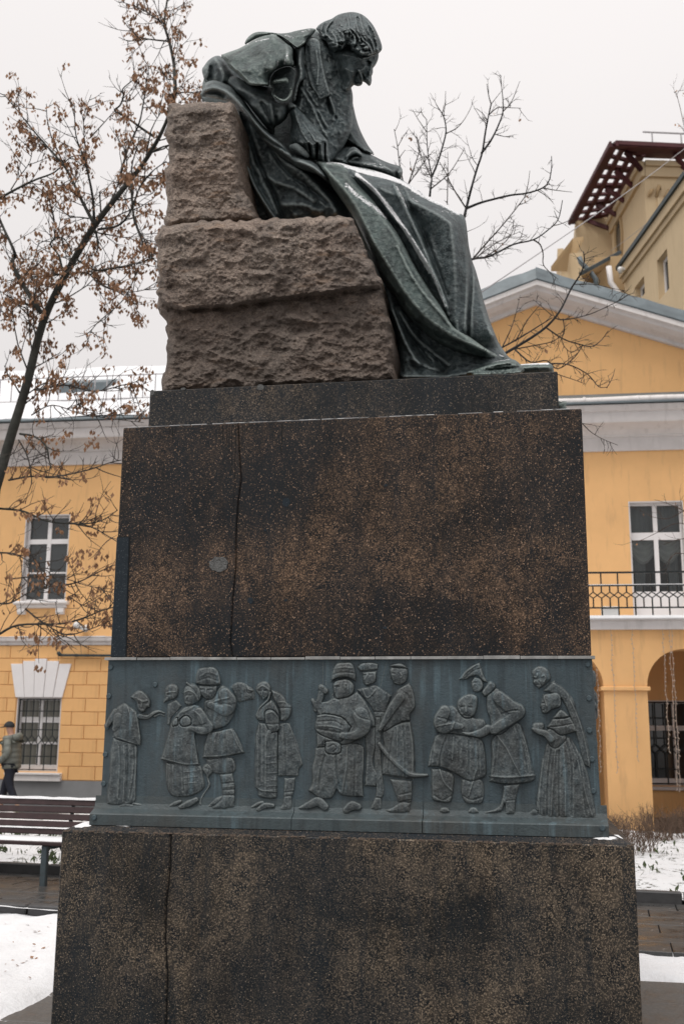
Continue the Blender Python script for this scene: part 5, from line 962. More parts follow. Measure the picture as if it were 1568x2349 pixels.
# balcony door with curtains
d = window(*DOOR, [(5.72, .16), (4.52, .05)], 'glass_clear', False, .2)
cx = (DOOR[0]+DOOR[1])/2
for a, b in ((DOOR[0]+.06, cx-.045), (cx+.045, DOOR[1]-.06)): MB().box(a, b, .195, .225, 3.78, 4.50).build('door_panel', M['window_white'], d)
HB('room_box', DOOR[0]-.3, DOOR[1]+.3, -1.62, -1.6, 3.6, 6.6, 'room_dark', d)
def cloth(name, f, nu, nv, mat, parent):
    V = [f(i/(nu-1), j/(nv-1)) for i in range(nu) for j in range(nv)]; F = [(i*nv+j, (i+1)*nv+j, (i+1)*nv+j+1, i*nv+j+1) for i in range(nu-1) for j in range(nv-1)]
    return mk(name, V, F, M[mat], parent, True)
for a, b in ((DOOR[0]+.05, cx), (cx, DOOR[1]-.05)):
    cloth('curtain_swag', lambda u, v: (a+(b-a)*u, .36+.03*math.sin(v*26+4*abs(u-.5)), 5.70-v*(.30+.25*math.sin(math.pi*u))), 24, 30, 'curtain', d)
for s, xe in ((1, DOOR[0]+.05), (-1, DOOR[1]-.05)):
    cloth('curtain', lambda u, v: (xe+s*(.05+.32*u*(1-.45*v)), .42+.025*math.sin(u*30), 6.4-v*2.5), 30, 12, 'curtain_dark', d)
cloth('curtain', lambda u, v: (DOOR[0]+1.1*u, .40+.02*math.sin(u*60), 6.4-v*.66), 60, 4, 'curtain_dark', d)
# arcade in front, with terrace and railing on top
AWF = 3.0; pil = [(8.75, 9.5), (10.2-.02, 10.2+.0)]
piers = [(7.60, 8.22), (9.52, 10.2), (11.50, 12.25), (13.57, 14.32), (15.64, 16.4), (17.7, 18.4)]
arch = MB(); ZS = 2.46
xs0, xs1 = piers[0][0], piers[-1][1]; segs = 18
poly_top = 3.46
for k, (a, b) in enumerate(piers):
    MB().box(a, b, -AWF, -AWF+.55, 0, ZS).build('pier', M['wall_yellow'], house)
    MB().box(a-.05, b+.05, -AWF-.05, -AWF+.60, ZS-.075, ZS-.0).build('impost', M['wall_yellow'], house, bevel=.012)
sp = MB()
for k in range(len(piers)-1):
    a, b = piers[k][1], piers[k+1][0]; R = (b-a)/2; c = (a+b)/2
    pts = [(c-R*math.cos(math.pi*i/segs), ZS+R*math.sin(math.pi*i/segs)) for i in range(segs+1)]
    for i in range(segs):
        (x0, z0), (x1, z1) = pts[i], pts[i+1]
        sp.add([(x0, -AWF, z0), (x1, -AWF, z1), (x1, -AWF, poly_top), (x0, -AWF, poly_top), (x0, -AWF+.55, z0), (x1, -AWF+.55, z1), (x1, -AWF+.55, poly_top), (x0, -AWF+.55, poly_top)], [(0,1,2,3), (5,4,7,6), (0,4,5,1)])
for a, b in piers: sp.add([(a, -AWF, ZS), (b, -AWF, ZS), (b, -AWF, poly_top), (a, -AWF, poly_top), (a, -AWF+.55, ZS), (b, -AWF+.55, ZS), (b, -AWF+.55, poly_top), (a, -AWF+.55, poly_top)], [(0,1,2,3), (5,4,7,6)])
sp.build('arch_wall', M['wall_yellow'], house)
MB().extrude_x([(-AWF-.02, 3.46), (-AWF-.10, 3.46), (-AWF-.12, 3.60), (-AWF-.16, 3.62), (-AWF-.16, 3.665), (-.002, 3.68), (-.002, 3.46)], xs0-.1, xs1+.1).build('terrace', M['grey_trim'], house)
MB().extrude_x([(-AWF-.18, 3.63), (-AWF-.20, 3.652), (-AWF-.18, 3.70), (-AWF-.02, 3.72), (-.003, 3.73), (-.003, 3.681), (-AWF-.16, 3.667)], xs0-.1, xs1+.1).build('snow_cover', M['snow'], house)
MB().box(xs0, xs1, -AWF+.55, -.1, 3.36, 3.455).build('arcade_ceiling', M['wall_yellow'], house)
for h in AW:
    w = window(*h, [(1.75, .10)], 'glass_dark', True, .14); grille(w, h[0]+.03, h[1]-.03, h[2]+.02, h[3]-.02, .04, 6, 1.35)
    MB().extrude_x([(.1, .62), (-.08, .60), (-.08, .54), (.0, .53), (0.1, .53)], h[0]-.08, h[1]+.08).build('sill', M['grey_trim'], w)
rl = thing('balcony_railing', 'black iron railing with a row of diamonds along the balcony terrace', 'railing', tuple(BO+TB*12.0+NB*(AWF+.02)+np.array([0, 0, 3.70])), PHI)
zr = lambda y: fac(1450, y, AWF+.02)[1]-3.70
zt, z2, zb_, zd = zr(1313), zr(1343), zr(1394), zr(1365)
barm = {}
def rbar(a, b, w=.024):
    key = (round(b[0]-a[0], 4), round(b[2]-a[2], 4), w)
    if key not in barm:
        o = MB().bar((0, 0, 0), (b[0]-a[0], 0, b[2]-a[2]), w).build('railing_bar', M['iron'], None); barm[key] = o.data; bpy.data.objects.remove(o)
    inst('railing_bar', barm[key], rl, a)
SPB = .147; RX0, RX1 = -4.0, 5.0
for z, w in ((zt, .032), (z2, .028), (zb_, .026)): MB().bar((RX0, -.001, z), (RX1, -.001, z), w).build('rail', M['iron'], rl)
MB().box(RX0, RX1, -.018, .016, z2+.010, z2+.022).build('snow_cover', M['snow'], rl)
nb = int((RX1-RX0)/SPB)
for k in range(nb):
    x = round(RX0+k*SPB, 4)
    if k % 2 == 0: rbar((x, 0, z2), (x, 0, round(zt, 4)))
    rbar((x, 0, round(zd+.055, 4)), (x, 0, round(z2, 4))); rbar((x, 0, 0.0 if k % 2 == 0 else round(zb_, 4)), (x, 0, round(zd-.055, 4)))
    if k < nb-1:
        rbar((x, .002, round(zd+.055, 4)), (x+SPB, .002, round(zd-.055, 4)), .019); rbar((x, .004, round(zd-.055, 4)), (x+SPB, .004, round(zd+.055, 4)), .019)
bx = thing('planter_box', 'small white box standing on the balcony floor behind the railing', 'box', tuple(BO+TB*fac(1398, 1400, AWF-.5)[0]+NB*(AWF-.5)+np.array([0, 0, 3.728])), PHI)
MB().box(-.15, .15, -.1, .1, 0, .16).build('box_body', M['white_plastic'], bx, bevel=.01); MB().box(-.16, .16, -.11, .11, .161, .20).build('box_lid', M['white_plastic'], bx, bevel=.012)
# light strands hanging from the terrace edge
strand_px = [(1366, 1700), (1382, 1790), (1402, 1880), (1512, 1830), (1521, 1920), (1551, 1900), (1539, 1760), (1452, 1760)]
strands = [(11.33, 1.2, 2.7), (11.40, 1.0, 2.9), (12.02, 1.2, 3.03), (11.66, 1.0, 3.03), (12.55, 1.35, 3.03), (12.66, .72, 3.03), (12.70, .70, 3.05), (12.95, 1.3, 3.03), (13.06, 1.5, 3.04), (13.2, 1.2, 3.03)]
for i, (u, zl, w) in enumerate(strands):
    P = BO+TB*u+NB*(w+.06); r_ = random.Random(i)
    where = 'inside the arch next to the relief band corner' if u < 11.5 else ('down the face of the yellow pier' if u < 12.3 else 'across the dark arched opening with a barred window')
    t = thing('light_strand', 'thin strand of tiny unlit bulbs hanging '+where, 'string light', (P[0], P[1], 3.46), PHI, 'light strands '+where)
    pts = [(r_.uniform(-.012, .012), r_.uniform(-.01, .01), -(3.46-zl)*k/14) for k in range(15)]
    MB().tube(pts, .004, 4).build('wire', M['bulb_wire'], t); bb = MB()
    for k in range(1, 29):
        q = k/2; j = int(q); f = q-j; p0 = pts[min(j, 14)]; p1 = pts[min(j+1, 14)]; x = p0[0]+(p1[0]-p0[0])*f; z = p0[2]+(p1[2]-p0[2])*f; sg = r_.choice((-1, 1))
        bb.tube([(x, p0[1], z), (x+sg*.012, p0[1]-.01, z-.012), (x+sg*.02, p0[1]-.012, z-.03)], [.003, .008, .003], 5)
    bb.build('bulbs', M['bulb_wire'], t)['kind'] = 'stuff'
# things fixed to the house wall
p = fac(230, 1503, .12)
cb = thing('cable_duct', 'black horizontal bracket arm fixed to the yellow wall above the ground-floor window', 'bracket', tuple(BO+TB*fac(140, 1503, .1)[0]+np.array([0, 0, p[1]])), PHI)
MB().bar((0, -.10, 0), (2.4, -.10, -.02), .07, .05).build('arm', M['dark_metal'], cb, bevel=.008); MB().tube([(.0, -.10, .0), (-.04, -.10, .02), (-.06, -.13, .06)], [.035, .045, .04], 8).build('arm_end', M['dark_metal'], cb, True); MB().box(.3, .36, -.075, .0, -.03, .03).build('bracket_foot', M['dark_metal'], cb)
p = fac(185, 1438, .2)
fl = thing('floodlight', 'white twin floodlight mounted on the yellow wall above the belt course', 'lamp', tuple(BO+TB*p[0]+np.array([0, 0, p[1]])), PHI)
MB().tube([(-.10, -.18, .06), (-.06, -.30, .02), (-.03, -.34, .0)], [.06, .08, .06], 12).build('lamp_head', M['white_plastic'], fl, True); MB().tube([(.12, -.18, .0), (.15, -.30, -.06), (.16, -.33, -.08)], [.055, .07, .055], 12).build('lamp_head', M['white_plastic'], fl, True); MB().box(-.03, .09, -.2, .0, -.06, .02).build('mount', M['white_plastic'], fl)

# ================================================================== TALL HOUSES BEHIND
def vplane(A, Bp):
    A = np.array(A); t = np.array([Bp[0]-A[0], Bp[1]-A[1], 0.0]); t /= np.linalg.norm(t); return A, t
def onplane(A, t, x, y):
    n = np.array([t[1], -t[0], 0]); d = ray(x, y); P = CAM+d*(((A-CAM)@n)/(d@n)); return float((P-A)@t), float(P[2])
class Wall:                                        # a vertical wall plane: s along it, z up, o outwards
    def __init__(s, A, Bp, out):
        s.A, s.t = vplane(A, Bp); n = np.array([s.t[1], -s.t[0], 0]); s.n = n if n@np.array(out) > 0 else -n
    def p(s, a, z, o=0): q = s.A+s.t*a+s.n*o; return (q[0], q[1], z)
    def px(s, x, y): return onplane(s.A, s.t, x, y)
    def slab(s, a0, a1, z0, z1, o0, o1):
        return [s.p(a, z, o) for o in (o0, o1) for a, z in ((a0, z0), (a1, z0), (a1, z1), (a0, z1))]
    def box(s, name, a0, a1, z0, z1, o0, o1, mat, parent, off):
        return MB().add(s.slab(a0, a1, z0, z1, o0, o1), [(0,1,2,3),(7,6,5,4),(0,4,5,1),(1,5,6,2),(2,6,7,3),(3,7,4,0)]).build(name, M[mat], parent, off=off)
ZE = 26.0
e1 = atz(1405, 333, ZE); e2 = atz(1310, 511, ZE); e3 = atz(1568+260, 352, ZE)
c1 = atz(1476, 402, ZE-.9); c2 = atz(1402, 532, ZE-.9); c3 = atz(1568+260, 412, ZE-.9)
THo = np.array([c1[0], c1[1], 0.0])
th = thing('tower_house', 'tall beige apartment house with projecting dark red openwork eaves above the yellow house', 'building', tuple(THo))
side = Wall(c1, c2, (-1, 0, 0)); front = Wall(c1, c3, (0, -1, 0))
Ls = math.hypot(c2[0]-c1[0], c2[1]-c1[1]); Lf = math.hypot(c3[0]-c1[0], c3[1]-c1[1])
side.box('wall', 0, Ls, 0, ZE-.3, -.5, 0, 'beige_wall', th, THo); front.box('wall', .01, Lf, 0, ZE-.3, -.5, 0, 'beige_wall', th, THo)
for wl, L, a0 in ((side, Ls, -.14), (front, Lf, .02)):
    wl.box('cornice', a0, L, ZE-1.0, ZE-.55, .001, .14, 'beige_trim', th, THo); wl.box('cornice', a0, L, ZE-.545, ZE-.3, .001, .25, 'beige_trim', th, THo)
# corner pilaster with a carved capital on the front wall
a1_, zc = front.px(1460, 430)[0], front.px(1495, 455)[1]
front.box('pilaster', .5, 2.0, zc-8, zc, .001, .09, 'beige_wall', th, THo)
cap = MB()
for k in range(7):
    a = .25+k*.33; q = front.p(a, zc+.3+.25*math.sin(k*2.1), .16); cap.tube([front.p(a-.10, zc+.05, .06), q, front.p(a+.10, zc+.4, .07)], [.05, .09, .04], 7)
cap.build('capital', M['beige_dark'], th, True, off=THo)
# oval window on the side wall
so_, zo = side.px(1420, 545); rim_ = MB(); pan = MB(); n = 20
ring = [(so_+.55*math.cos(2*math.pi*i/n), zo+1.15*math.sin(2*math.pi*i/n)) for i in range(n+1)]
rim_.tube([side.p(a, z, .02) for a, z in ring], .09, 6, False); rim_.build('window_frame', M['beige_dark'], th, True, off=THo)
pan.add([side.p(a, z, .012) for a, z in ring[:-1]], [tuple(range(n))]); pan.build('window_pane', M['glass_dark'], th, off=THo)
# openwork eaves
ea = MB()
def beam(a, b, w, h, name='eave_beam', mat='red_timber'): return MB().bar(a, b, w, h).build(name, M[mat], th, off=THo)
def lerp(a, b, t): return np.array(a)*(1-t)+np.array(b)*t
ein1 = np.array([c1[0]-.1, c1[1]-.1, ZE]); ein2 = np.array([c2[0]-.1, c2[1], ZE]); ein3 = np.array([c3[0], c3[1]-.1, ZE])
for t, w in ((0.0, .36), (.34, .20), (.68, .20), (1.0, .34)):
    A_, B_, C_ = lerp(e1, ein1, t), lerp(e2, ein2, t), lerp(e3, ein3, t); z_ = .002*t*10
    for P_ in (A_, B_, C_): P_[2] = ZE+z_
    beam(A_, B_, w, .14); beam(A_+np.array([.2, 0, .003]), C_, w, .14)
nc = 8
for k in range(nc+1):
    t = k/nc; beam(lerp(e1, e2, t)+np.array([0, 0, .06]), lerp(ein1, ein2, t)+np.array([0, 0, .06]), .34 if k % 2 == 0 else .18, .12)
for k in range(8):
    t = k/7; beam(lerp(e1, e3, t)+np.array([0, 0, .065]), lerp(ein1, ein3, t)+np.array([0, 0, .065]), .24, .12)
for k in (0, 2, 4, 6, 8):                          # brackets under the beams
    t = k/nc; A_ = lerp(e1, e2, t); B_ = lerp(ein1, ein2, t); beam(lerp(A_, B_, .45)-np.array([0, 0, .08]), B_-np.array([0, 0, .7]), .16, .18, 'bracket')
for k in (0, 2, 4, 6):
    t = k/7; A_ = lerp(e1, e3, t); B_ = lerp(ein1, ein3, t); beam(lerp(A_, B_, .45)-np.array([0, 0, .08]), B_-np.array([0, 0, .7]), .16, .18, 'bracket')
beam(e1+np.array([-.1, -.1, .02]), e2+np.array([-.1, 0, .02]), .10, .26, 'eave_edge'); beam(e1+np.array([.1, -.1, .02]), e3+np.array([0, -.1, .02]), .10, .26, 'eave_edge')
rp_ = lerp(e1, ein1, .12); rq_ = lerp(e3, ein3, .12)
for k in range(6):
    a = lerp(rp_, rq_, .2+k*.16); beam(a+np.array([0, 0, .12]), a+np.array([0, 0, .75]), .05, .05, 'roof_rail_post', 'wire_grey')
beam(lerp(rp_, rq_, .15)+np.array([0, 0, .75]), rq_+np.array([0, 0, .75]), .05, .05, 'roof_rail', 'wire_grey')
# lower rear part of the same house, stepping back behind the eaves
ra_ = atz(1320, 516, 21.6); rb_ = atz(1428, 590, 17)
back_x = lambda x, y, Y: aty(x, y, Y)
YB2 = c2[1]+.3
def wallbox(px0, px1, py, Y, dep, mat, parent, off, name='wall', z0=0):
    A_ = aty(px0, py, Y); B_ = aty(px1, py, Y); return MB().box(A_[0], B_[0], Y, Y+dep, z0, A_[2]).build(name, M[mat], parent, off=off)
wallbox(1319, 1440, 500, YB2, 5, 'beige_wall', th, THo, 'rear_wall')
# annex roofs between tower and yellow house
AN = aty(1340, 700, 30.0); ANo = np.array([AN[0], 30.0, 0])
an = thing('rear_annex', 'low beige annex with dark gutter and brown soffit below the tall house', 'building', tuple(ANo))
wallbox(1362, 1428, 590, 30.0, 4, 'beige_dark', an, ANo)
g0, g1 = aty(1330, 628, 28.6), aty(1422, 578, 30.6)
MB().bar(tuple(g0), tuple(g1), .09, .12).build('gutter', M['dark_metal'], an, off=ANo)
s0, s1, s2, s3 = aty(1332, 634, 28.6), aty(1422, 585, 30.6), aty(1428, 606, 31.5), aty(1352, 655, 31.5)
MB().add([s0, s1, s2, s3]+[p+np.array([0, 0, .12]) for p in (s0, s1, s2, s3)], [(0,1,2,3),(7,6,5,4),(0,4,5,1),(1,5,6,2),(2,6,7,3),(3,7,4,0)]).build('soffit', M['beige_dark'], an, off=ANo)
MB().tube([aty(1328, 590, 29.2), aty(1332, 602, 29.2), aty(1352, 622, 29.2), aty(1366, 640, 29.2), aty(1368, 665, 29.2)], .09, 8).build('downpipe', M['roof_metal'], an, True, off=ANo)
AN2 = aty(1290, 700, 36.0); AN2o = np.array([AN2[0], 36.0, 0])
an2 = thing('far_annex', 'small beige stair block with overhanging eaves at the left end of the tall house', 'building', tuple(AN2o))
wallbox(1285, 1335, 582, 36.0, 4, 'beige_wall', an2, AN2o); wallbox(1278, 1292, 570, 37.5, 2, 'beige_wall', an2, AN2o, 'chimney')
q0, q1, q2, q3 = aty(1263, 622, 34.5), aty(1313, 556, 36.2), aty(1338, 552, 36.2), aty(1300, 622, 36.0)
MB().add([q0, q1, q2, q3]+[p+np.array([0, 0, .2]) for p in (q0, q1, q2, q3)], [(0,1,2,3),(7,6,5,4),(0,4,5,1),(1,5,6,2),(2,6,7,3),(3,7,4,0)]).build('eaves', M['beige_dark'], an2, off=AN2o)
# nearer wing with slit windows
ZW = 17.5
w1 = atz(1568+130, 424-178, ZW); w2 = atz(1431, 614, ZW)
wing = Wall(w2, w1, (-1, -1, 0)); WGo = np.array([w2[0], w2[1], 0]); Lw = math.hypot(w1[0]-w2[0], w1[1]-w2[1])
wg = thing('beige_wing', 'beige side wing with slanting roofline and slit windows right of the pediment', 'building', tuple(WGo))
def hole(x0, y0, x1, y1):
    a0, z0 = wing.px(x0, y1); a1, z1 = wing.px(x1, y0); return (min(a0, a1), max(a0, a1), min(z0, z1), max(z0, z1))
xw, zw1 = wing.px(1520, 606); _, zw0 = wing.px(1520, 700)
xv, zv1 = wing.px(1472, 648); _, zv0 = wing.px(1472, 680)
H1 = (min(wing.px(1509, 655)[0], wing.px(1534, 655)[0]), max(wing.px(1509, 655)[0], wing.px(1534, 655)[0]), zw0+.3, zw1+.35); H2 = (min(wing.px(1455, 668)[0], wing.px(1478, 668)[0]), max(wing.px(1455, 668)[0], wing.px(1478, 668)[0]), zv0, zv1+.15)
L_, F_ = wall_cells(0, Lw, 0, ZW, [H1, H2], 0, .4)
mk('wall', [wing.p(x, z, y+.0) for x, y, z in [(v[0], -(-v[1])*1.0 if False else v[1], v[2]) for v in L_]], F_, M['beige_wall'], wg, False, WGo)
for hh_, nm in ((H1, 'window'), (H2, 'window')):
    f = wing.box(nm, hh_[0], hh_[0]+.12, hh_[2], hh_[3], -.26, -.2, 'window_white', wg, WGo)
    for (a0, a1, z0, z1) in ((hh_[1]-.12, hh_[1], hh_[2], hh_[3]), (hh_[0]+.12, hh_[1]-.12, hh_[3]-.12, hh_[3]), (hh_[0]+.12, hh_[1]-.12, hh_[2], hh_[2]+.12), ((hh_[0]+hh_[1])/2-.05, (hh_[0]+hh_[1])/2+.05, hh_[2]+.12, hh_[3]-.12)):
        wing.box('frame', a0, a1, z0, z1, -.26, -.2, 'window_white', f, WGo)
    wing.box('pane', hh_[0]+.1, hh_[1]-.1, hh_[2]+.1, hh_[3]-.1, -.25, -.235, 'glass_dark', f, WGo)
wing.box('cornice', -.10, Lw, ZW-.55, ZW-.36, .001, .08, 'beige_trim', wg, WGo); wing.box('cornice', -.15, Lw, ZW-.35, ZW-.02, .0, .16, 'beige_trim', wg, WGo); wing.box('roof_edge', -.2, Lw, ZW-.019, ZW+.13, -.3, .24, 'dark_metal', wg, WGo)
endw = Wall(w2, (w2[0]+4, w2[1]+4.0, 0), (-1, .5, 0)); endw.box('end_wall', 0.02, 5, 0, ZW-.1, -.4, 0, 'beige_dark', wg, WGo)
MB().tube([wing.p(-.15, ZW+.1, .5), wing.p(-.15, ZW-.5, .45), wing.p(.1, ZW-1.2, .12), wing.p(.1, 2, .12)], .10, 8).build('downpipe', M['white_trim'], wg, True, off=WGo)
sc1 = wing.px(1442, 618); cm = thing('wall_camera', 'white dome surveillance camera on the beige wing wall', 'camera', wing.p(sc1[0], sc1[1], 0))
cmo = np.array(wing.p(sc1[0], sc1[1], 0)); MB().bar(wing.p(sc1[0], sc1[1], 0), wing.p(sc1[0], sc1[1]+.02, .3), .09, .09).build('mount', M['white_plastic'], cm, off=cmo)
MB().tube([wing.p(sc1[0], sc1[1]+.07, .3), wing.p(sc1[0], sc1[1]-.03, .3), wing.p(sc1[0], sc1[1]-.14, .3)], [.08, .11, .05], 10).build('dome', M['white_plastic'], cm, True, off=cmo)
# overhead cables
for (pa, ya, pb, yb_) in (((1640, 283), 26, (1100, 672), 9.5), ((1600, 405), 27, (1400, 575), 33)):
    A_ = aty(*pa, ya); B_ = aty(*pb, yb_)
    pts = [lerp(A_, B_, k/12)-np.array([0, 0, .12*math.sin(math.pi*k/12)]) for k in range(13)]
    o = MB().tube(pts, .010, 5).build('overhead_cable', M['wire_grey'], None, True)
    tag(o, 'thin grey cable strung from the tall house across the sky' if ya == 26 else 'short grey cable crossing the beige wing wall', 'cable')

# ================================================================== BENCH
bl = atz(95, 2040, 0.0)
BX0, BX1 = -2.6, .75
bench = thing('park_bench', 'dark brown slatted park bench with snow on its seat and backrest', 'bench', (bl[0], bl[1], .03), math.atan(SH))
sm = {}
def plank(name, x0, x1, y, z, w, h, rx=0):
    key = (round(x1-x0, 2), w, h)
    if key not in sm: sm[key] = bbox_mesh(name, x1-x0, w, h, M['bench_wood'], .006)
    return inst(name, sm[key], bench, ((x0+x1)/2, y, z), (rx, 0, 0))
for k in range(4): plank('seat_slat', BX0, BX1, .03+k*.115, .435-.008*k, .105, .04)
for k in range(5):
    plank('back_slat', BX0, BX1, .50+k*.022, .51+k*.078, .035, .066, -.2)
V = []; F = []
def snowbar(x0, x1, y0, y1, z, h, name, parent):
    n = 40; V = []; F = []
    for i in range(n+1):
        x = x0+(x1-x0)*i/n; hh = h*(.75+.5*random.random()); o = random.uniform(-.006, .006)
        V += [(x, y0+o, z), (x, y0+.012+o, z+hh*.8), (x, (y0+y1)/2, z+hh), (x, y1-.012, z+hh*.8), (x, y1, z)]
    for i in range(n):
        for k in range(4): F.append((i*5+k, (i+1)*5+k, (i+1)*5+k+1, i*5+k+1))
    F += [tuple(range(5)), tuple(n*5+k for k in range(4, -1, -1))]
    return mk(name, V, F, M['snow'], parent, True)
snowbar(BX0, BX1, .565, .612, .856, .026, 'snow_cover', bench); snowbar(BX0, BX1, .03, .42, .455, .018, 'snow_cover', bench); snowbar(BX0, BX1, .475, .52, .544, .012, 'snow_cover', bench)
for x in (-2.3, -1.15, .0, .55):
    MB().box(x-.035, x+.035, .0, .06, -.03, .413).build('leg', M['bench_iron'], bench, bevel=.008)
    MB().tube([(x, .02, .40), (x, .25, .385), (x, .44, .40), (x, .54, .55), (x, .62, .85)], [.03, .03, .03, .028, .02], 6).build('back_support', M['bench_iron'], bench, True)
    MB().tube([(x, .36, .39), (x, .46, .30), (x, .50, .15), (x, .52, -.03)], [.03, .032, .03, .03], 6).build('leg', M['bench_iron'], bench, True)

# ================================================================== PLANTS
def rvec(r): 
    v = Vector((r.gauss(0, 1), r.gauss(0, 1), r.gauss(0, 1))); return v.normalized()
def radii(pts, ks, vs):
    d = [0.0]
    for a, b in zip(pts[:-1], pts[1:]): d.append(d[-1]+(b-a).length)
    return [float(np.interp(q/d[-1], ks, vs)) for q in d]
class Tree:
    def __init__(s, seed): s.r = random.Random(seed); s.trunk = MB(); s.br = MB(); s.seed = MB(); s.tips = []
    def limb(s, pts, r0, r1, into=None, n=6):
        m = len(pts); rad = [r0+(r1-r0)*(i/(m-1))**.8 for i in range(m)]; (into or s.trunk).tube(pts, rad, n, True)
    def twig(s, p, d, L, r, lvl, up=.25, wig=.22, kids=3, tips=True):
        n = 5 if L > .25 else 4; pts = [p]; d = d.normalized()
        for i in range(n):
            d = (d+rvec(s.r)*wig+Vector((0, 0, up*.25))).normalized(); pts.append(pts[-1]+d*L/n)
        rad = [r*(1-.65*i/n) for i in range(n+1)]; s.br.tube(pts, rad, 4 if r > .006 else 3, False)
        if tips: s.tips += pts[2:]
        if lvl > 0:
            for _ in range(kids):
                t = s.r.uniform(.25, .95)*n; i = min(int(t), n-1); q = pts[i].lerp(pts[i+1], t-i); ax = (pts[i+1]-pts[i]).normalized()
                side = ax.cross(rvec(s.r)).normalized(); a = s.r.uniform(.5, 1.0)
                s.twig(q, ax*math.cos(a)+side*math.sin(a), L*s.r.uniform(.35, .65), r*.6, lvl-1, up, wig, kids, tips)
    def dress(s, pts, r, per_m, Lr, lvl, up=.25, kids=3, start=.05, tips=True):
        for i in range(len(pts)-1):
            a, b = pts[i], pts[i+1]; L = (b-a).length; k = int(L*per_m+s.r.random())
            for _ in range(k):
                t = s.r.random(); q = a.lerp(b, t); ax = (b-a).normalized(); side = ax.cross(rvec(s.r)).normalized(); an = s.r.uniform(.55, 1.15)
                s.twig(q, ax*math.cos(an)+side*math.sin(an), s.r.uniform(*Lr), r, lvl, up, .2, kids, tips)
def traced(tree, mapf, pts, y, dy=0.0):
    P = smooth_open(mapf(pts), 2); n = len(P); r = tree.r; o = 0; out = []
    for i, (px, py) in enumerate(P):
        o += r.gauss(0, .05); out.append(Vector(aty(px, py, y+dy*i/max(1, n-1)+o)))
    return out
def keys(tree, count, size=(.03, .055), per=(5, 12), spread=.07, low=0.0):
    for _ in range(count):
        p = tree.r.choice(tree.tips)
        if p.z < low and tree.r.random() < .6: continue
        for _ in range(tree.r.randint(*per)):
            c = p+Vector((tree.r.gauss(0, spread), tree.r.gauss(0, spread), -abs(tree.r.gauss(0, spread*1.3)))); L = tree.r.uniform(*size); a = tree.r.uniform(0, 6.28)
            w = Vector((math.cos(a), math.sin(a), tree.r.uniform(-.3, .3)))*L*.30; d = Vector((tree.r.gauss(0, .35), tree.r.gauss(0, .35), -1)).normalized()*L
            tree.seed.add([c, c+d*.5+w, c+d, c+d*.5-w], [(0, 1, 2, 3)])
def finish(tree, name, label, base, bark, twig, seedm=None, group=None):
    t = thing(name, label, 'tree', tuple(base), group=group); off = np.array(base)
    tree.trunk.build('trunk', M[bark], t, True, off=off); tree.br.build('branches', M[twig], t, False, off=off)['kind'] = 'stuff'
    if seedm and tree.seed.V: mk('seed_clusters', tree.seed.V, tree.seed.F, M[seedm], t, False, off)['kind'] = 'stuff'
    return t
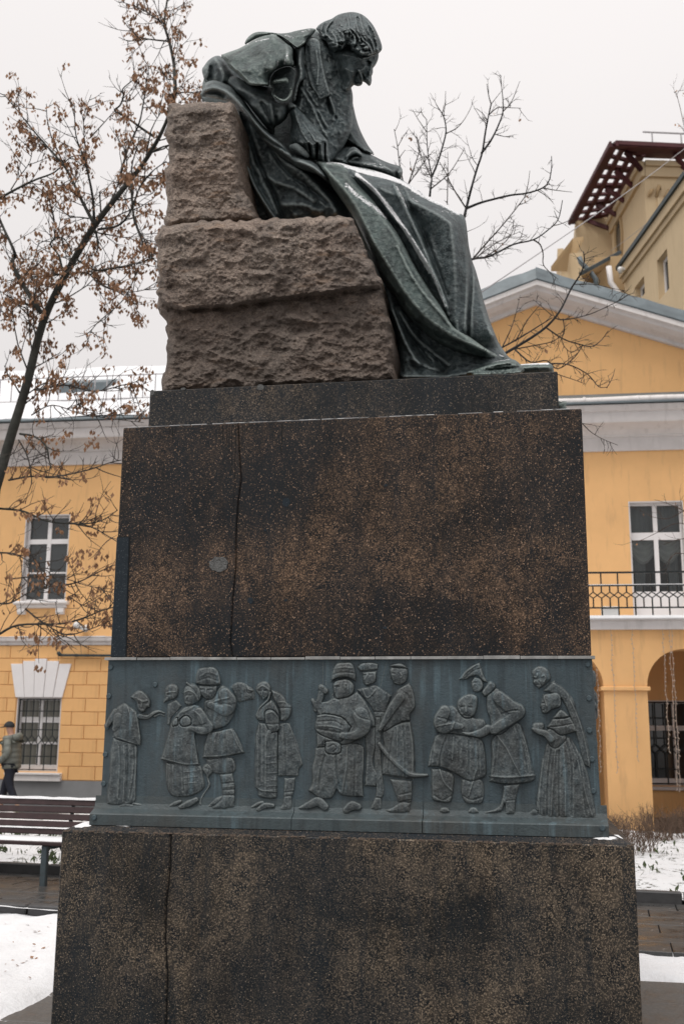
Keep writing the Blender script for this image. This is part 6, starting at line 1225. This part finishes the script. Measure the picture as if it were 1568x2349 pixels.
# left tree with brown keys
YT = 6.6
T = Tree(3)
base = Vector(aty(-95, 1500, YT)); base.z = 0
stem = [base, Vector(aty(-60, 1700, YT)), Vector(aty(-45, 1350, YT)), Vector(aty(-10, 1120, YT))]+traced(T, ID, [(8, 1060), (30, 985), (62, 880), (100, 735), (155, 622), (215, 520), (270, 448), (330, 372), (372, 300), (392, 248)], YT)
rad = radii(stem, [0, .1, .35, .6, .8, 1], [.15, .10, .075, .058, .042, .020]); T.trunk.tube(stem, rad, 9)
T.dress(stem[8:], .013, 5.0, (.4, 1.1), 2, .35)
for mapf, pts, r0, r1, per, dy in (
    (cTL, [(1230,840),(1280,700),(1280,560),(1272,450),(1240,300),(1205,170),(1225,0),(1235,-60)], .034, .012, 9, .3), (cTL, [(1200,170),(1110,110),(1030,60),(890,10)], .014, .005, 9, .3), (cTL, [(1240,300),(1130,290),(1020,270),(960,220),(915,160)], .014, .005, 6, .2), (cTL, [(1020,270),(950,300),(870,270)], .009, .004, 4, .1), (cTL, [(1280,690),(1340,675),(1420,678),(1500,682)], .013, .006, 10, -.2),
    (cTL, [(690,1640),(590,1450),(480,1230),(300,1020),(160,850),(30,690)], .028, .007, 8, .5), (cTL, [(480,1230),(410,1080),(370,980),(345,860),(340,760)], .014, .005, 5, -.3), (cTL, [(690,1620),(680,1450),(640,1250),(600,1120),(555,980),(545,760)], .022, .006, 8, -.4), (cTL, [(640,1250),(620,1050),(615,850),(670,690)], .012, .004, 4, .2), (cTL, [(660,1010),(760,900),(840,810)], .011, .005, 5, .1),
    (cTL, [(880,1290),(940,1080),(1020,900),(1050,750),(1080,560),(1095,460)], .018, .005, 6, .5), (cTL, [(1130,1000),(1040,940),(930,860),(840,810),(880,770),(905,700),(900,650),(980,580)], .020, .008, 5, -.3), (cTL, [(890,740),(960,730),(1020,670)], .011, .004, 3, .1), (cTL, [(1120,1110),(1180,1080),(1240,1060)], .016, .008, 6, .2),
    (cTL, [(720,1680),(870,1650),(960,1540),(1020,1380),(1110,1260),(1220,1180)], .018, .006, 8, -.6), (cTL, [(960,1330),(980,1580),(1040,1760),(1110,1880),(1165,1930)], .016, .008, 7, -.3), (cTL, [(900,1280),(1040,1290),(1220,1280)], .012, .005, 7, .1), (cTL, [(560,1900),(700,1980),(850,1960),(1000,1930),(1110,1890),(1140,1780)], .016, .005, 8, -.5), (cTL, [(700,1690),(720,1800),(700,1860)], .016, .008, 5, .2), (cTL, [(650,1600),(560,1590),(470,1605)], .012, .005, 6, .3), (cTL, [(740,1560),(735,1480),(730,1405)], .014, .010, 2, .0),
    (cTL, [(300,2290),(170,2090),(90,1930),(110,1860),(30,1680),(-20,1560)], .036, .014, 7, .6), (cTL, [(130,2080),(230,1940),(290,1760)], .012, .006, 8, .3), (cTL, [(470,2010),(340,2020),(220,2030),(-20,2070)], .016, .006, 7, .5), (cTL, [(300,2290),(200,2230),(90,2220),(-20,2250)], .024, .012, 6, .5), (cTL, [(460,1990),(430,1870),(370,1790),(420,1740),(480,1760),(530,1860)], .016, .007, 6, -.3), (cTL, [(400,1760),(400,1620),(350,1450),(220,1320)], .012, .005, 7, .3),
    (cTL, [(-30,1470),(90,1400),(250,1320),(400,1260),(520,1150),(640,1130)], .022, .005, 6, .3), (cTL, [(80,1390),(130,1310),(220,1180),(240,1040)], .010, .004, 5, .2), (cTL, [(1010,1980),(900,2200),(700,2380),(640,2500)], .010, .004, 7, -.3), (cTL, [(600,1950),(760,2100),(960,2140),(1150,2100)], .010, .004, 9, -.4),
    (cTM, [(150,530),(210,640),(245,760),(255,880)], .013, .006, 6, -.4), (cTM, [(160,480),(270,500),(370,580),(390,680),(410,760)], .016, .007, 8, -.4), (cTM, [(70,850),(250,820),(450,820),(700,770),(880,710),(970,690)], .014, .006, 8, -.6), (cTM, [(-30,1075),(190,1100),(380,1180),(650,1200),(820,1170),(940,1090)], .016, .006, 8, -.6), (cTM, [(540,1190),(680,1210),(780,1250),(940,1345)], .012, .006, 6, -.2), (cTM, [(-20,1430),(110,1440),(230,1500),(400,1590)], .014, .005, 9, -.3),
    (cTM, [(-20,1840),(90,1830),(250,1740),(420,1700)], .014, .005, 8, -.3), (cTM, [(-20,2090),(150,2010),(480,2000),(650,1960),(800,1900),(930,1860)], .017, .007, 8, -.6), (cTM, [(480,1700),(640,1660),(800,1580),(940,1520)], .012, .005, 7, -.2), (cTM, [(200,1880),(330,1980),(520,2085),(700,2050),(900,1970)], .012, .005, 7, -.3), (cTM, [(100,1640),(300,1620),(520,1640),(720,1700),(930,1725)], .010, .004, 7, -.3), (cTM, [(550,1780),(680,1860),(860,1890)], .008, .004, 6, .1),
    (cTM, [(300,130),(520,90),(750,140),(980,90),(1100,60)], .014, .006, 8, -.5), (cTM, [(250,330),(420,250),(650,320),(900,360),(1150,390)], .010, .004, 8, -.5), (cTM, [(550,100),(600,180),(640,280)], .008, .004, 7, 0)):
    L = traced(T, mapf, pts, YT+T.r.uniform(-.3, .3), dy); T.limb(L, r0, r1, T.trunk if r0 > .015 else T.br, 6 if r0 > .015 else 5)
    T.dress(L, .0075, per*1.25, (.18, .6), 1, .3, 2)
keys(T, 1000, (.045, .085), (6, 14), .042, 5.6)
finish(T, 'ash_tree', 'tree hung with clusters of brown seeds, leaning up beside the rock seat', base, 'bark', 'twig', 'seed')
# right tree, bare, standing behind the monument
YQ = 6.0
Q = Tree(9)
base = Vector(aty(1000, 1500, YQ)); base.z = 0
stem = [base, Vector(aty(995, 1300, YQ)), Vector(aty(1000, 900, YQ)), Vector(aty(1020, 680, YQ))]+traced(Q, cT, [(640,1380),(700,1140),(745,960),(790,800),(835,660),(860,500),(885,370),(905,280)], YQ)
rad = radii(stem, [0, .2, .5, .66, .8, 1], [.13, .10, .055, .026, .018, .008]); Q.trunk.tube(stem, rad, 8)
Q.dress(stem[5:], .006, 6, (.12, .4), 1, .3, 2)
for mapf, pts, r0, r1, per, dy in (
    (cT, [(905,290),(885,220),(870,130)], .009, .004, 3, 0), (cT, [(830,665),(900,570),(960,450),(995,340),(990,200),(970,60)], .016, .004, 4, .2), (cT, [(1000,340),(1060,270),(1125,110)], .008, .003, 2, .1), (cT, [(890,365),(960,312),(1060,315),(1135,318)], .008, .003, 3, 0), (cT, [(935,520),(1000,535),(1048,543)], .007, .003, 4, 0), (cT, [(880,420),(840,360),(788,318)], .007, .003, 3, 0),
    (cT, [(720,1090),(820,1050),(950,1015),(1060,990),(1180,975),(1300,935),(1350,880),(1370,780),(1370,690)], .018, .005, 4, -.3), (cT, [(1300,935),(1400,952),(1530,967)], .008, .003, 2, 0), (cT, [(1170,980),(1190,900),(1203,800)], .007, .003, 2, 0), (cT, [(1265,955),(1320,990),(1380,1043)], .007, .003, 3, 0),
    (cT, [(710,1090),(650,1000),(590,900),(560,830),(505,735)], .011, .005, 6, .2), (cT, [(430,1000),(437,930),(445,850),(425,740),(410,600),(405,400)], .016, .005, 5, .2), (cT, [(445,850),(490,740),(530,610),(555,500),(545,410),(525,360),(480,290)], .014, .005, 5, -.1), (cT, [(555,515),(640,470),(700,400),(740,330)], .008, .003, 3, .1), (cT, [(525,358),(548,280),(552,185)], .007, .003, 2, 0), (cT, [(405,500),(350,420),(297,330)], .007, .003, 3, 0), (cT, [(400,400),(370,360),(360,310)], .006, .003, 2, 0),
    (cT, [(440,940),(540,860),(610,780),(690,645)], .009, .004, 6, .1), (cT, [(265,905),(310,770),(350,640),(330,540)], .010, .004, 6, .1), (cT, [(222,880),(195,740),(180,610),(155,480)], .009, .004, 4, .1), (cT, [(185,610),(225,540),(265,480)], .006, .003, 3, 0), (cT, [(195,700),(240,640)], .006, .003, 4, 0), (cT, [(440,850),(370,700),(335,560)], .008, .004, 6, .1), (cT, [(265,905),(340,800),(420,690),(465,640)], .008, .003, 6, .1), (cT, [(565,1060),(568,900),(570,750),(568,655)], .007, .003, 4, 0),
    (cT, [(700,1510),(780,1480),(870,1470),(960,1430),(1080,1370),(1230,1335),(1330,1270),(1420,1180),(1455,1030)], .017, .005, 5, -.3), (cT, [(1370,1230),(1450,1210),(1545,1165)], .007, .003, 2, 0), (cT, [(1230,1335),(1280,1370),(1305,1440),(1305,1520),(1340,1570),(1420,1640)], .011, .004, 3, .1), (cT, [(1420,1180),(1390,1110)], .006, .003, 2, 0), (cT, [(765,1480),(860,1370),(960,1260),(1060,1140),(1160,1010),(1170,980)], .012, .005, 8, .2), (cT, [(850,1470),(960,1400),(1060,1290),(1080,1180)], .008, .004, 8, .1), (cT, [(780,1480),(900,1390),(1000,1330),(1130,1270)], .008, .003, 8, .1),
    (cTR, [(180,1850),(250,1810),(450,1690),(570,1600),(660,1490),(740,1330),(810,1220),(835,1130),(830,1060)], .020, .006, 6, -.2), (cTR, [(560,1620),(680,1700),(800,1740),(890,1755),(960,1710),(1010,1640)], .011, .004, 6, .1), (cTR, [(610,1545),(680,1560),(800,1540),(900,1510),(1050,1440),(1150,1380)], .010, .004, 5, .1), (cTR, [(200,1780),(350,1700),(480,1620),(600,1545)], .012, .006, 6, .1), (cTR, [(300,1780),(460,1750),(600,1720),(690,1660)], .009, .004, 7, .1),
    (cTR, [(330,1780),(440,1870),(560,1860),(640,1920),(760,1840),(825,1740)], .011, .005, 7, .1), (cTR, [(560,1880),(720,1890),(860,1960),(940,2050),(1005,2055)], .010, .004, 6, .1), (cTR, [(1000,2060),(1040,1990),(1060,1920)], .005, .003, 3, 0), (cTR, [(235,1760),(300,1620),(340,1490),(365,1380)], .008, .003, 4, .1), (cTR, [(330,1720),(420,1560),(520,1440)], .009, .003, 4, .1), (cTR, [(680,1550),(690,1640),(670,1720),(740,1800),(820,1750)], .007, .003, 6, .1), (cTR, [(600,1530),(530,1470),(460,1410)], .006, .003, 5, .1), (cTR, [(760,1300),(900,1300),(1040,1330),(1150,1350)], .006, .003, 5, .1),
    (cTR, [(640,1960),(760,2000),(840,2030)], .006, .003, 4, 0), (cTR, [(820,2320),(880,2380),(960,2430),(1080,2480)], .007, .003, 4, 0)):
    L = traced(Q, mapf, pts, YQ+Q.r.uniform(-.2, .2), dy); Q.limb(L, r0, r1, Q.trunk if r0 > .013 else Q.br, 6 if r0 > .013 else 5)
    Q.dress(L, .005, per*1.7, (.06, .24), 1, .05, 2)
keys(Q, 10, (.05, .08), (1, 2), .02)
finish(Q, 'bare_tree', 'bare dark-branched tree standing behind the statue', base, 'bark_right', 'twig', 'seed')
# birch whose twigs reach in beside the balcony door
R_ = Tree(21); YR_ = 8.6
base = Vector(aty(1760, 1500, YR_)); base.z = 0
stem = [base, Vector(aty(1755, 1400, YR_)), Vector(aty(1740, 1000, YR_)), Vector(aty(1730, 600, YR_)), Vector(aty(1725, 300, YR_))]; R_.trunk.tube(stem, [.12, .1, .08, .05, .02], 8)
for pts, r0 in (([(1745,1290),(1650,1220),(1568,1172),(1530,1155),(1500,1146)], .014), ([(1640,1235),(1560,1200),(1500,1225),(1470,1240)], .008), ([(1568,1172),(1530,1190),(1490,1185)], .006), ([(1700,1360),(1568,1270),(1520,1300)], .008), ([(1735,900),(1640,620),(1560,250),(1545,210)], .008), ([(1620,1260),(1568,1236),(1520,1250)], .006)):
    L = traced(R_, ID, pts, YR_, 0); R_.limb(L, r0, .003, R_.br, 4); R_.dress(L, .004, 5, (.12, .4), 1, .1, 2)
keys(R_, 22, (.03, .05), (1, 2), .03)
finish(R_, 'birch_tree', 'tree with thin reddish twigs reaching in front of the balcony door', base, 'bark', 'twig_brown', 'seed_light')
# bare clipped shrubs in the snow bed in front of the arcade
rs = random.Random(5)
shr = [(1432, 1985, .55), (1480, 1978, .62), (1405, 1955, .5), (1530, 1950, .5), (1568, 1945, .5), (1450, 1950, .5), (1500, 1945, .5), (1600, 1950, .5), (1550, 1938, .45)]
sl = ['dense bare brown shrub in the snow with its stems showing, closest to the wet path', 'spreading bare shrub in the snow bed in front of the middle pier']
for i, (px, py, h) in enumerate(shr):
    b = Vector(atz(px, py-22, .06)); tr = Tree(100+i)
    h = h*.70*((b.y+5.8)/15)**.5
    for k in range(24):
        d = Vector((rs.gauss(0, .42), rs.gauss(0, .42), 1)); tr.twig(b+Vector((rs.gauss(0, .10), rs.gauss(0, .10), 0)), d, h*rs.uniform(.75, 1.1), .006, 2, .3, .25, 3)
    t = thing('bare_shrub', sl[0] if i == 0 else (sl[1] if i == 1 else 'low clipped bare shrub in the hedge row before the arcade'), 'shrub', tuple(b), group=None if i < 2 else 'hedge row before the arcade')
    tr.br.build('branches', M['shrub'], t, False, off=np.array(b))
for i, (px, py) in enumerate(((292, 1838), (350, 1842))):
    b = Vector(aty(px, py, 14.6)); b.z = .02; tr = Tree(200+i)
    for k in range(16): tr.twig(b, Vector((rs.gauss(0, .5), rs.gauss(0, .5), 1)), .55, .008, 1, .2, .2, 2)
    t = thing('dry_weed', 'dry brown weed tuft against the grey base of the yellow house' if i == 0 else 'small dry weed tuft by the house base, nearest the relief band corner', 'weed', tuple(b)); tr.br.build('stems', M['shrub'], t, False, off=np.array(b))
# evergreen ground cover poking through the snow
gc = MB()
for k in range(5200):
    x = rs.uniform(-7.5, 6.5); y = rs.uniform(6.0, 9.5) if x < -1 else rs.uniform(6.0, 11.5)
    if x > -1 and rs.random() < .72: continue
    if fbm(np.array([x*1.6]), np.array([y*1.6]), 3, 31)[0] < -.05: continue
    z = .09+.05*float(fbm(np.array([x*1.2]), np.array([(y+SH*x)*1.2]), 4, 9)[0]); a = rs.uniform(0, 6.28); L = rs.uniform(.05, .11); w = Vector((math.cos(a), math.sin(a), 0))*L*.22; c = Vector((x, y+SH*x, z-.02)); d = Vector((rs.gauss(0, .6), rs.gauss(0, .6), 1)).normalized()*L
    gc.add([c, c+d*.5+w, c+d, c+d*.5-w], [(0, 1, 2, 3)])
tag(mk('ground_cover', gc.V, gc.F, M['leaf']), 'dark green ground cover showing through the snow beyond the path', 'ground cover', kind='stuff')
cl_ = MB()
for k in range(260):
    p = Vector((rs.uniform(-6.5, -2.3), rs.uniform(.2, 3.3), .06)); a = rs.uniform(0, 6.28); L = rs.uniform(.012, .035); w = Vector((math.cos(a), math.sin(a), rs.uniform(-.2, .4)))*L; d = Vector((-math.sin(a), math.cos(a), rs.uniform(0, .4)))*L*.6
    cl_.add([p, p+d+w*.4, p+w, p-d+w*.5], [(0, 1, 2, 3)])
tag(mk('leaf_litter', cl_.V, cl_.F, M['seed']), 'bits of fallen brown seeds and leaves scattered on the snow lawn', 'leaf litter', kind='stuff')

# ================================================================== PERSON WALKING PAST
def skin(name, verts, edges, radii, mat, parent, sub=2, root=0):
    me = bpy.data.meshes.new(name); me.from_pydata(verts, edges, []); o = bpy.data.objects.new(name, me); COL.objects.link(o)
    o.modifiers.new('s', 'SKIN'); 
    for i, r in enumerate(radii): me.skin_vertices[0].data[i].radius = r if hasattr(r, '__len__') else (r, r)
    me.skin_vertices[0].data[root].use_root = True
    ms = o.modifiers.new('u', 'SUBSURF'); ms.levels = sub; ms.render_levels = sub
    dg = bpy.context.evaluated_depsgraph_get(); m2 = bpy.data.meshes.new_from_object(o.evaluated_get(dg)); bpy.data.objects.remove(o)
    m2.polygons.foreach_set('use_smooth', [True]*len(m2.polygons)); m2.materials.clear(); m2.materials.append(mat)
    n = bpy.data.objects.new(name, m2); COL.objects.link(n); n.parent = parent; return n
pu = fac(24, 1800, 1.3)[0]; pb = BO+TB*pu+NB*1.3
per = thing('person', 'person in a grey-green puffer jacket, dark cap and navy trousers walking along the house', 'person', (pb[0], pb[1], .012), PHI)
# local frame: x to the right in the picture, y away from it; walks towards -x
sk = [(0, 0, .92), (-.01, .0, 1.10), (-.03, 0, 1.32), (-.05, 0, 1.46), (-.07, 0, 1.53), (-.10, 0, 1.62), (-.11, 0, 1.70)]
rd = [.13, .12, .14, .075, .06, .085, .07]
V = list(sk); Rr = list(rd); Ed = [(i, i+1) for i in range(6)]
def chain(start, pts, rs_):
    prev = start
    for p, r in zip(pts, rs_): V.append(p); Rr.append(r); Ed.append((prev, len(V)-1)); prev = len(V)-1
    return prev
chain(0, [(.0, -.09, .86), (.02, -.10, .50), (.20, -.10, .14), (.24, -.10, .08), (.17, -.10, .02)], [.09, .062, .045, .045, .035])
chain(0, [(-.02, .09, .86), (-.16, .10, .50), (-.22, .10, .10), (-.23, .10, .05), (-.34, .10, .03)], [.09, .062, .045, .045, .035])
for s in (-1, 1):
    w_ = chain(2, [(-.03, s*.19, 1.38), ((.02 if s < 0 else -.1), s*.25, 1.12), (-.16 if s < 0 else .02, s*.22, .96), (-.21 if s < 0 else .03, s*.21, .92)], [.065, .048, .034, .034])
    bx_, by_, bz_ = V[w_]; dx = -.8 if s < 0 else .1; dz = -.5 if s < 0 else -1
    for k in range(4): chain(w_, [(bx_+dx*.05, by_+(k-1.5)*.018, bz_+dz*.05), (bx_+dx*.08, by_+(k-1.5)*.018, bz_+dz*.08+.0), (bx_+dx*.085-.012, by_+(k-1.5)*.017, bz_+dz*.11)], [.010, .009, .007])
    chain(w_, [(bx_+dx*.02, by_-s*.04, bz_+dz*.03), (bx_+dx*.05, by_-s*.045, bz_+dz*.06)], [.010, .008])
skin('body', V, Ed, Rr, M['skin'], per)
V = []; Rr = []; Ed = []
n = 18
for i in range(n+1):
    t = i/n; V.append((-.0-.045*t, 0, .80+.64*t)); q = .245-.03*abs(t-.45)-.07*max(0, t-.85)/.15; Rr.append((q*(1.0 if i % 3 else .90), q*(.86 if i % 3 else .78)))
    if i: Ed.append((i-1, i))
top_i = n-3
for s in (-1, 1):
    prev = top_i; P_ = [(-.03, s*.2, 1.36), ((.02 if s < 0 else -.1), s*.27, 1.12), (-.16 if s < 0 else .02, s*.235, .96)]
    m = 6
    for a in range(2):
        for k in range(m+(a == 1)):
            t = k/m; V.append(tuple(P_[a][c]*(1-t)+P_[a+1][c]*t for c in range(3))); Rr.append(.092*(1 if k % 3 else .86)*(1-.2*(a*m+k)/(2*m))); Ed.append((prev, len(V)-1)); prev = len(V)-1
skin('jacket', V, Ed, Rr, M['jacket'], per)
hood = MB().tube([(.06, -.17, 1.43), (.12, 0, 1.46), (.06, .17, 1.43), (-.10, .18, 1.42), (-.18, .0, 1.40), (-.10, -.18, 1.42), (.06, -.17, 1.43)], [.07, .085, .07, .06, .05, .06, .07], 10).build('hood', M['jacket'], per, True)
skin('trousers', [(0, 0, .95), (.0, -.09, .84), (.02, -.10, .50), (.19, -.10, .15), (-.02, .09, .84), (-.16, .10, .50), (-.22, .10, .11)], [(0, 1), (1, 2), (2, 3), (0, 4), (4, 5), (5, 6)], [.15, .115, .085, .072, .115, .085, .072], M['trousers'], per)
for pts in ([(.26, -.10, .09), (.21, -.10, .05), (.15, -.10, .015)], [(-.20, .10, .05), (-.28, .10, .045), (-.37, .10, .03)]): MB().tube([Vector(p) for p in pts], [.05, .055, .035], 8).build('shoe', M['shoe_yellow'], per, True)
capb = MB()
for i in range(7):
    pass
cap_pts = [(-.112, 0, 1.645+.025*i) for i in range(6)]; capb.tube(cap_pts, [.108, .112, .108, .095, .07, .03], 14)
capb.add([(-.20, -.08, 1.652), (-.20, .08, 1.652), (-.29, .05, 1.635), (-.29, -.05, 1.635), (-.20, -.08, 1.664), (-.20, .08, 1.664), (-.29, .05, 1.645), (-.29, -.05, 1.645)], [(0,1,2,3),(7,6,5,4),(0,4,5,1),(1,5,6,2),(2,6,7,3),(3,7,4,0)])
capb.build('cap', M['cap_cloth'], per, True)
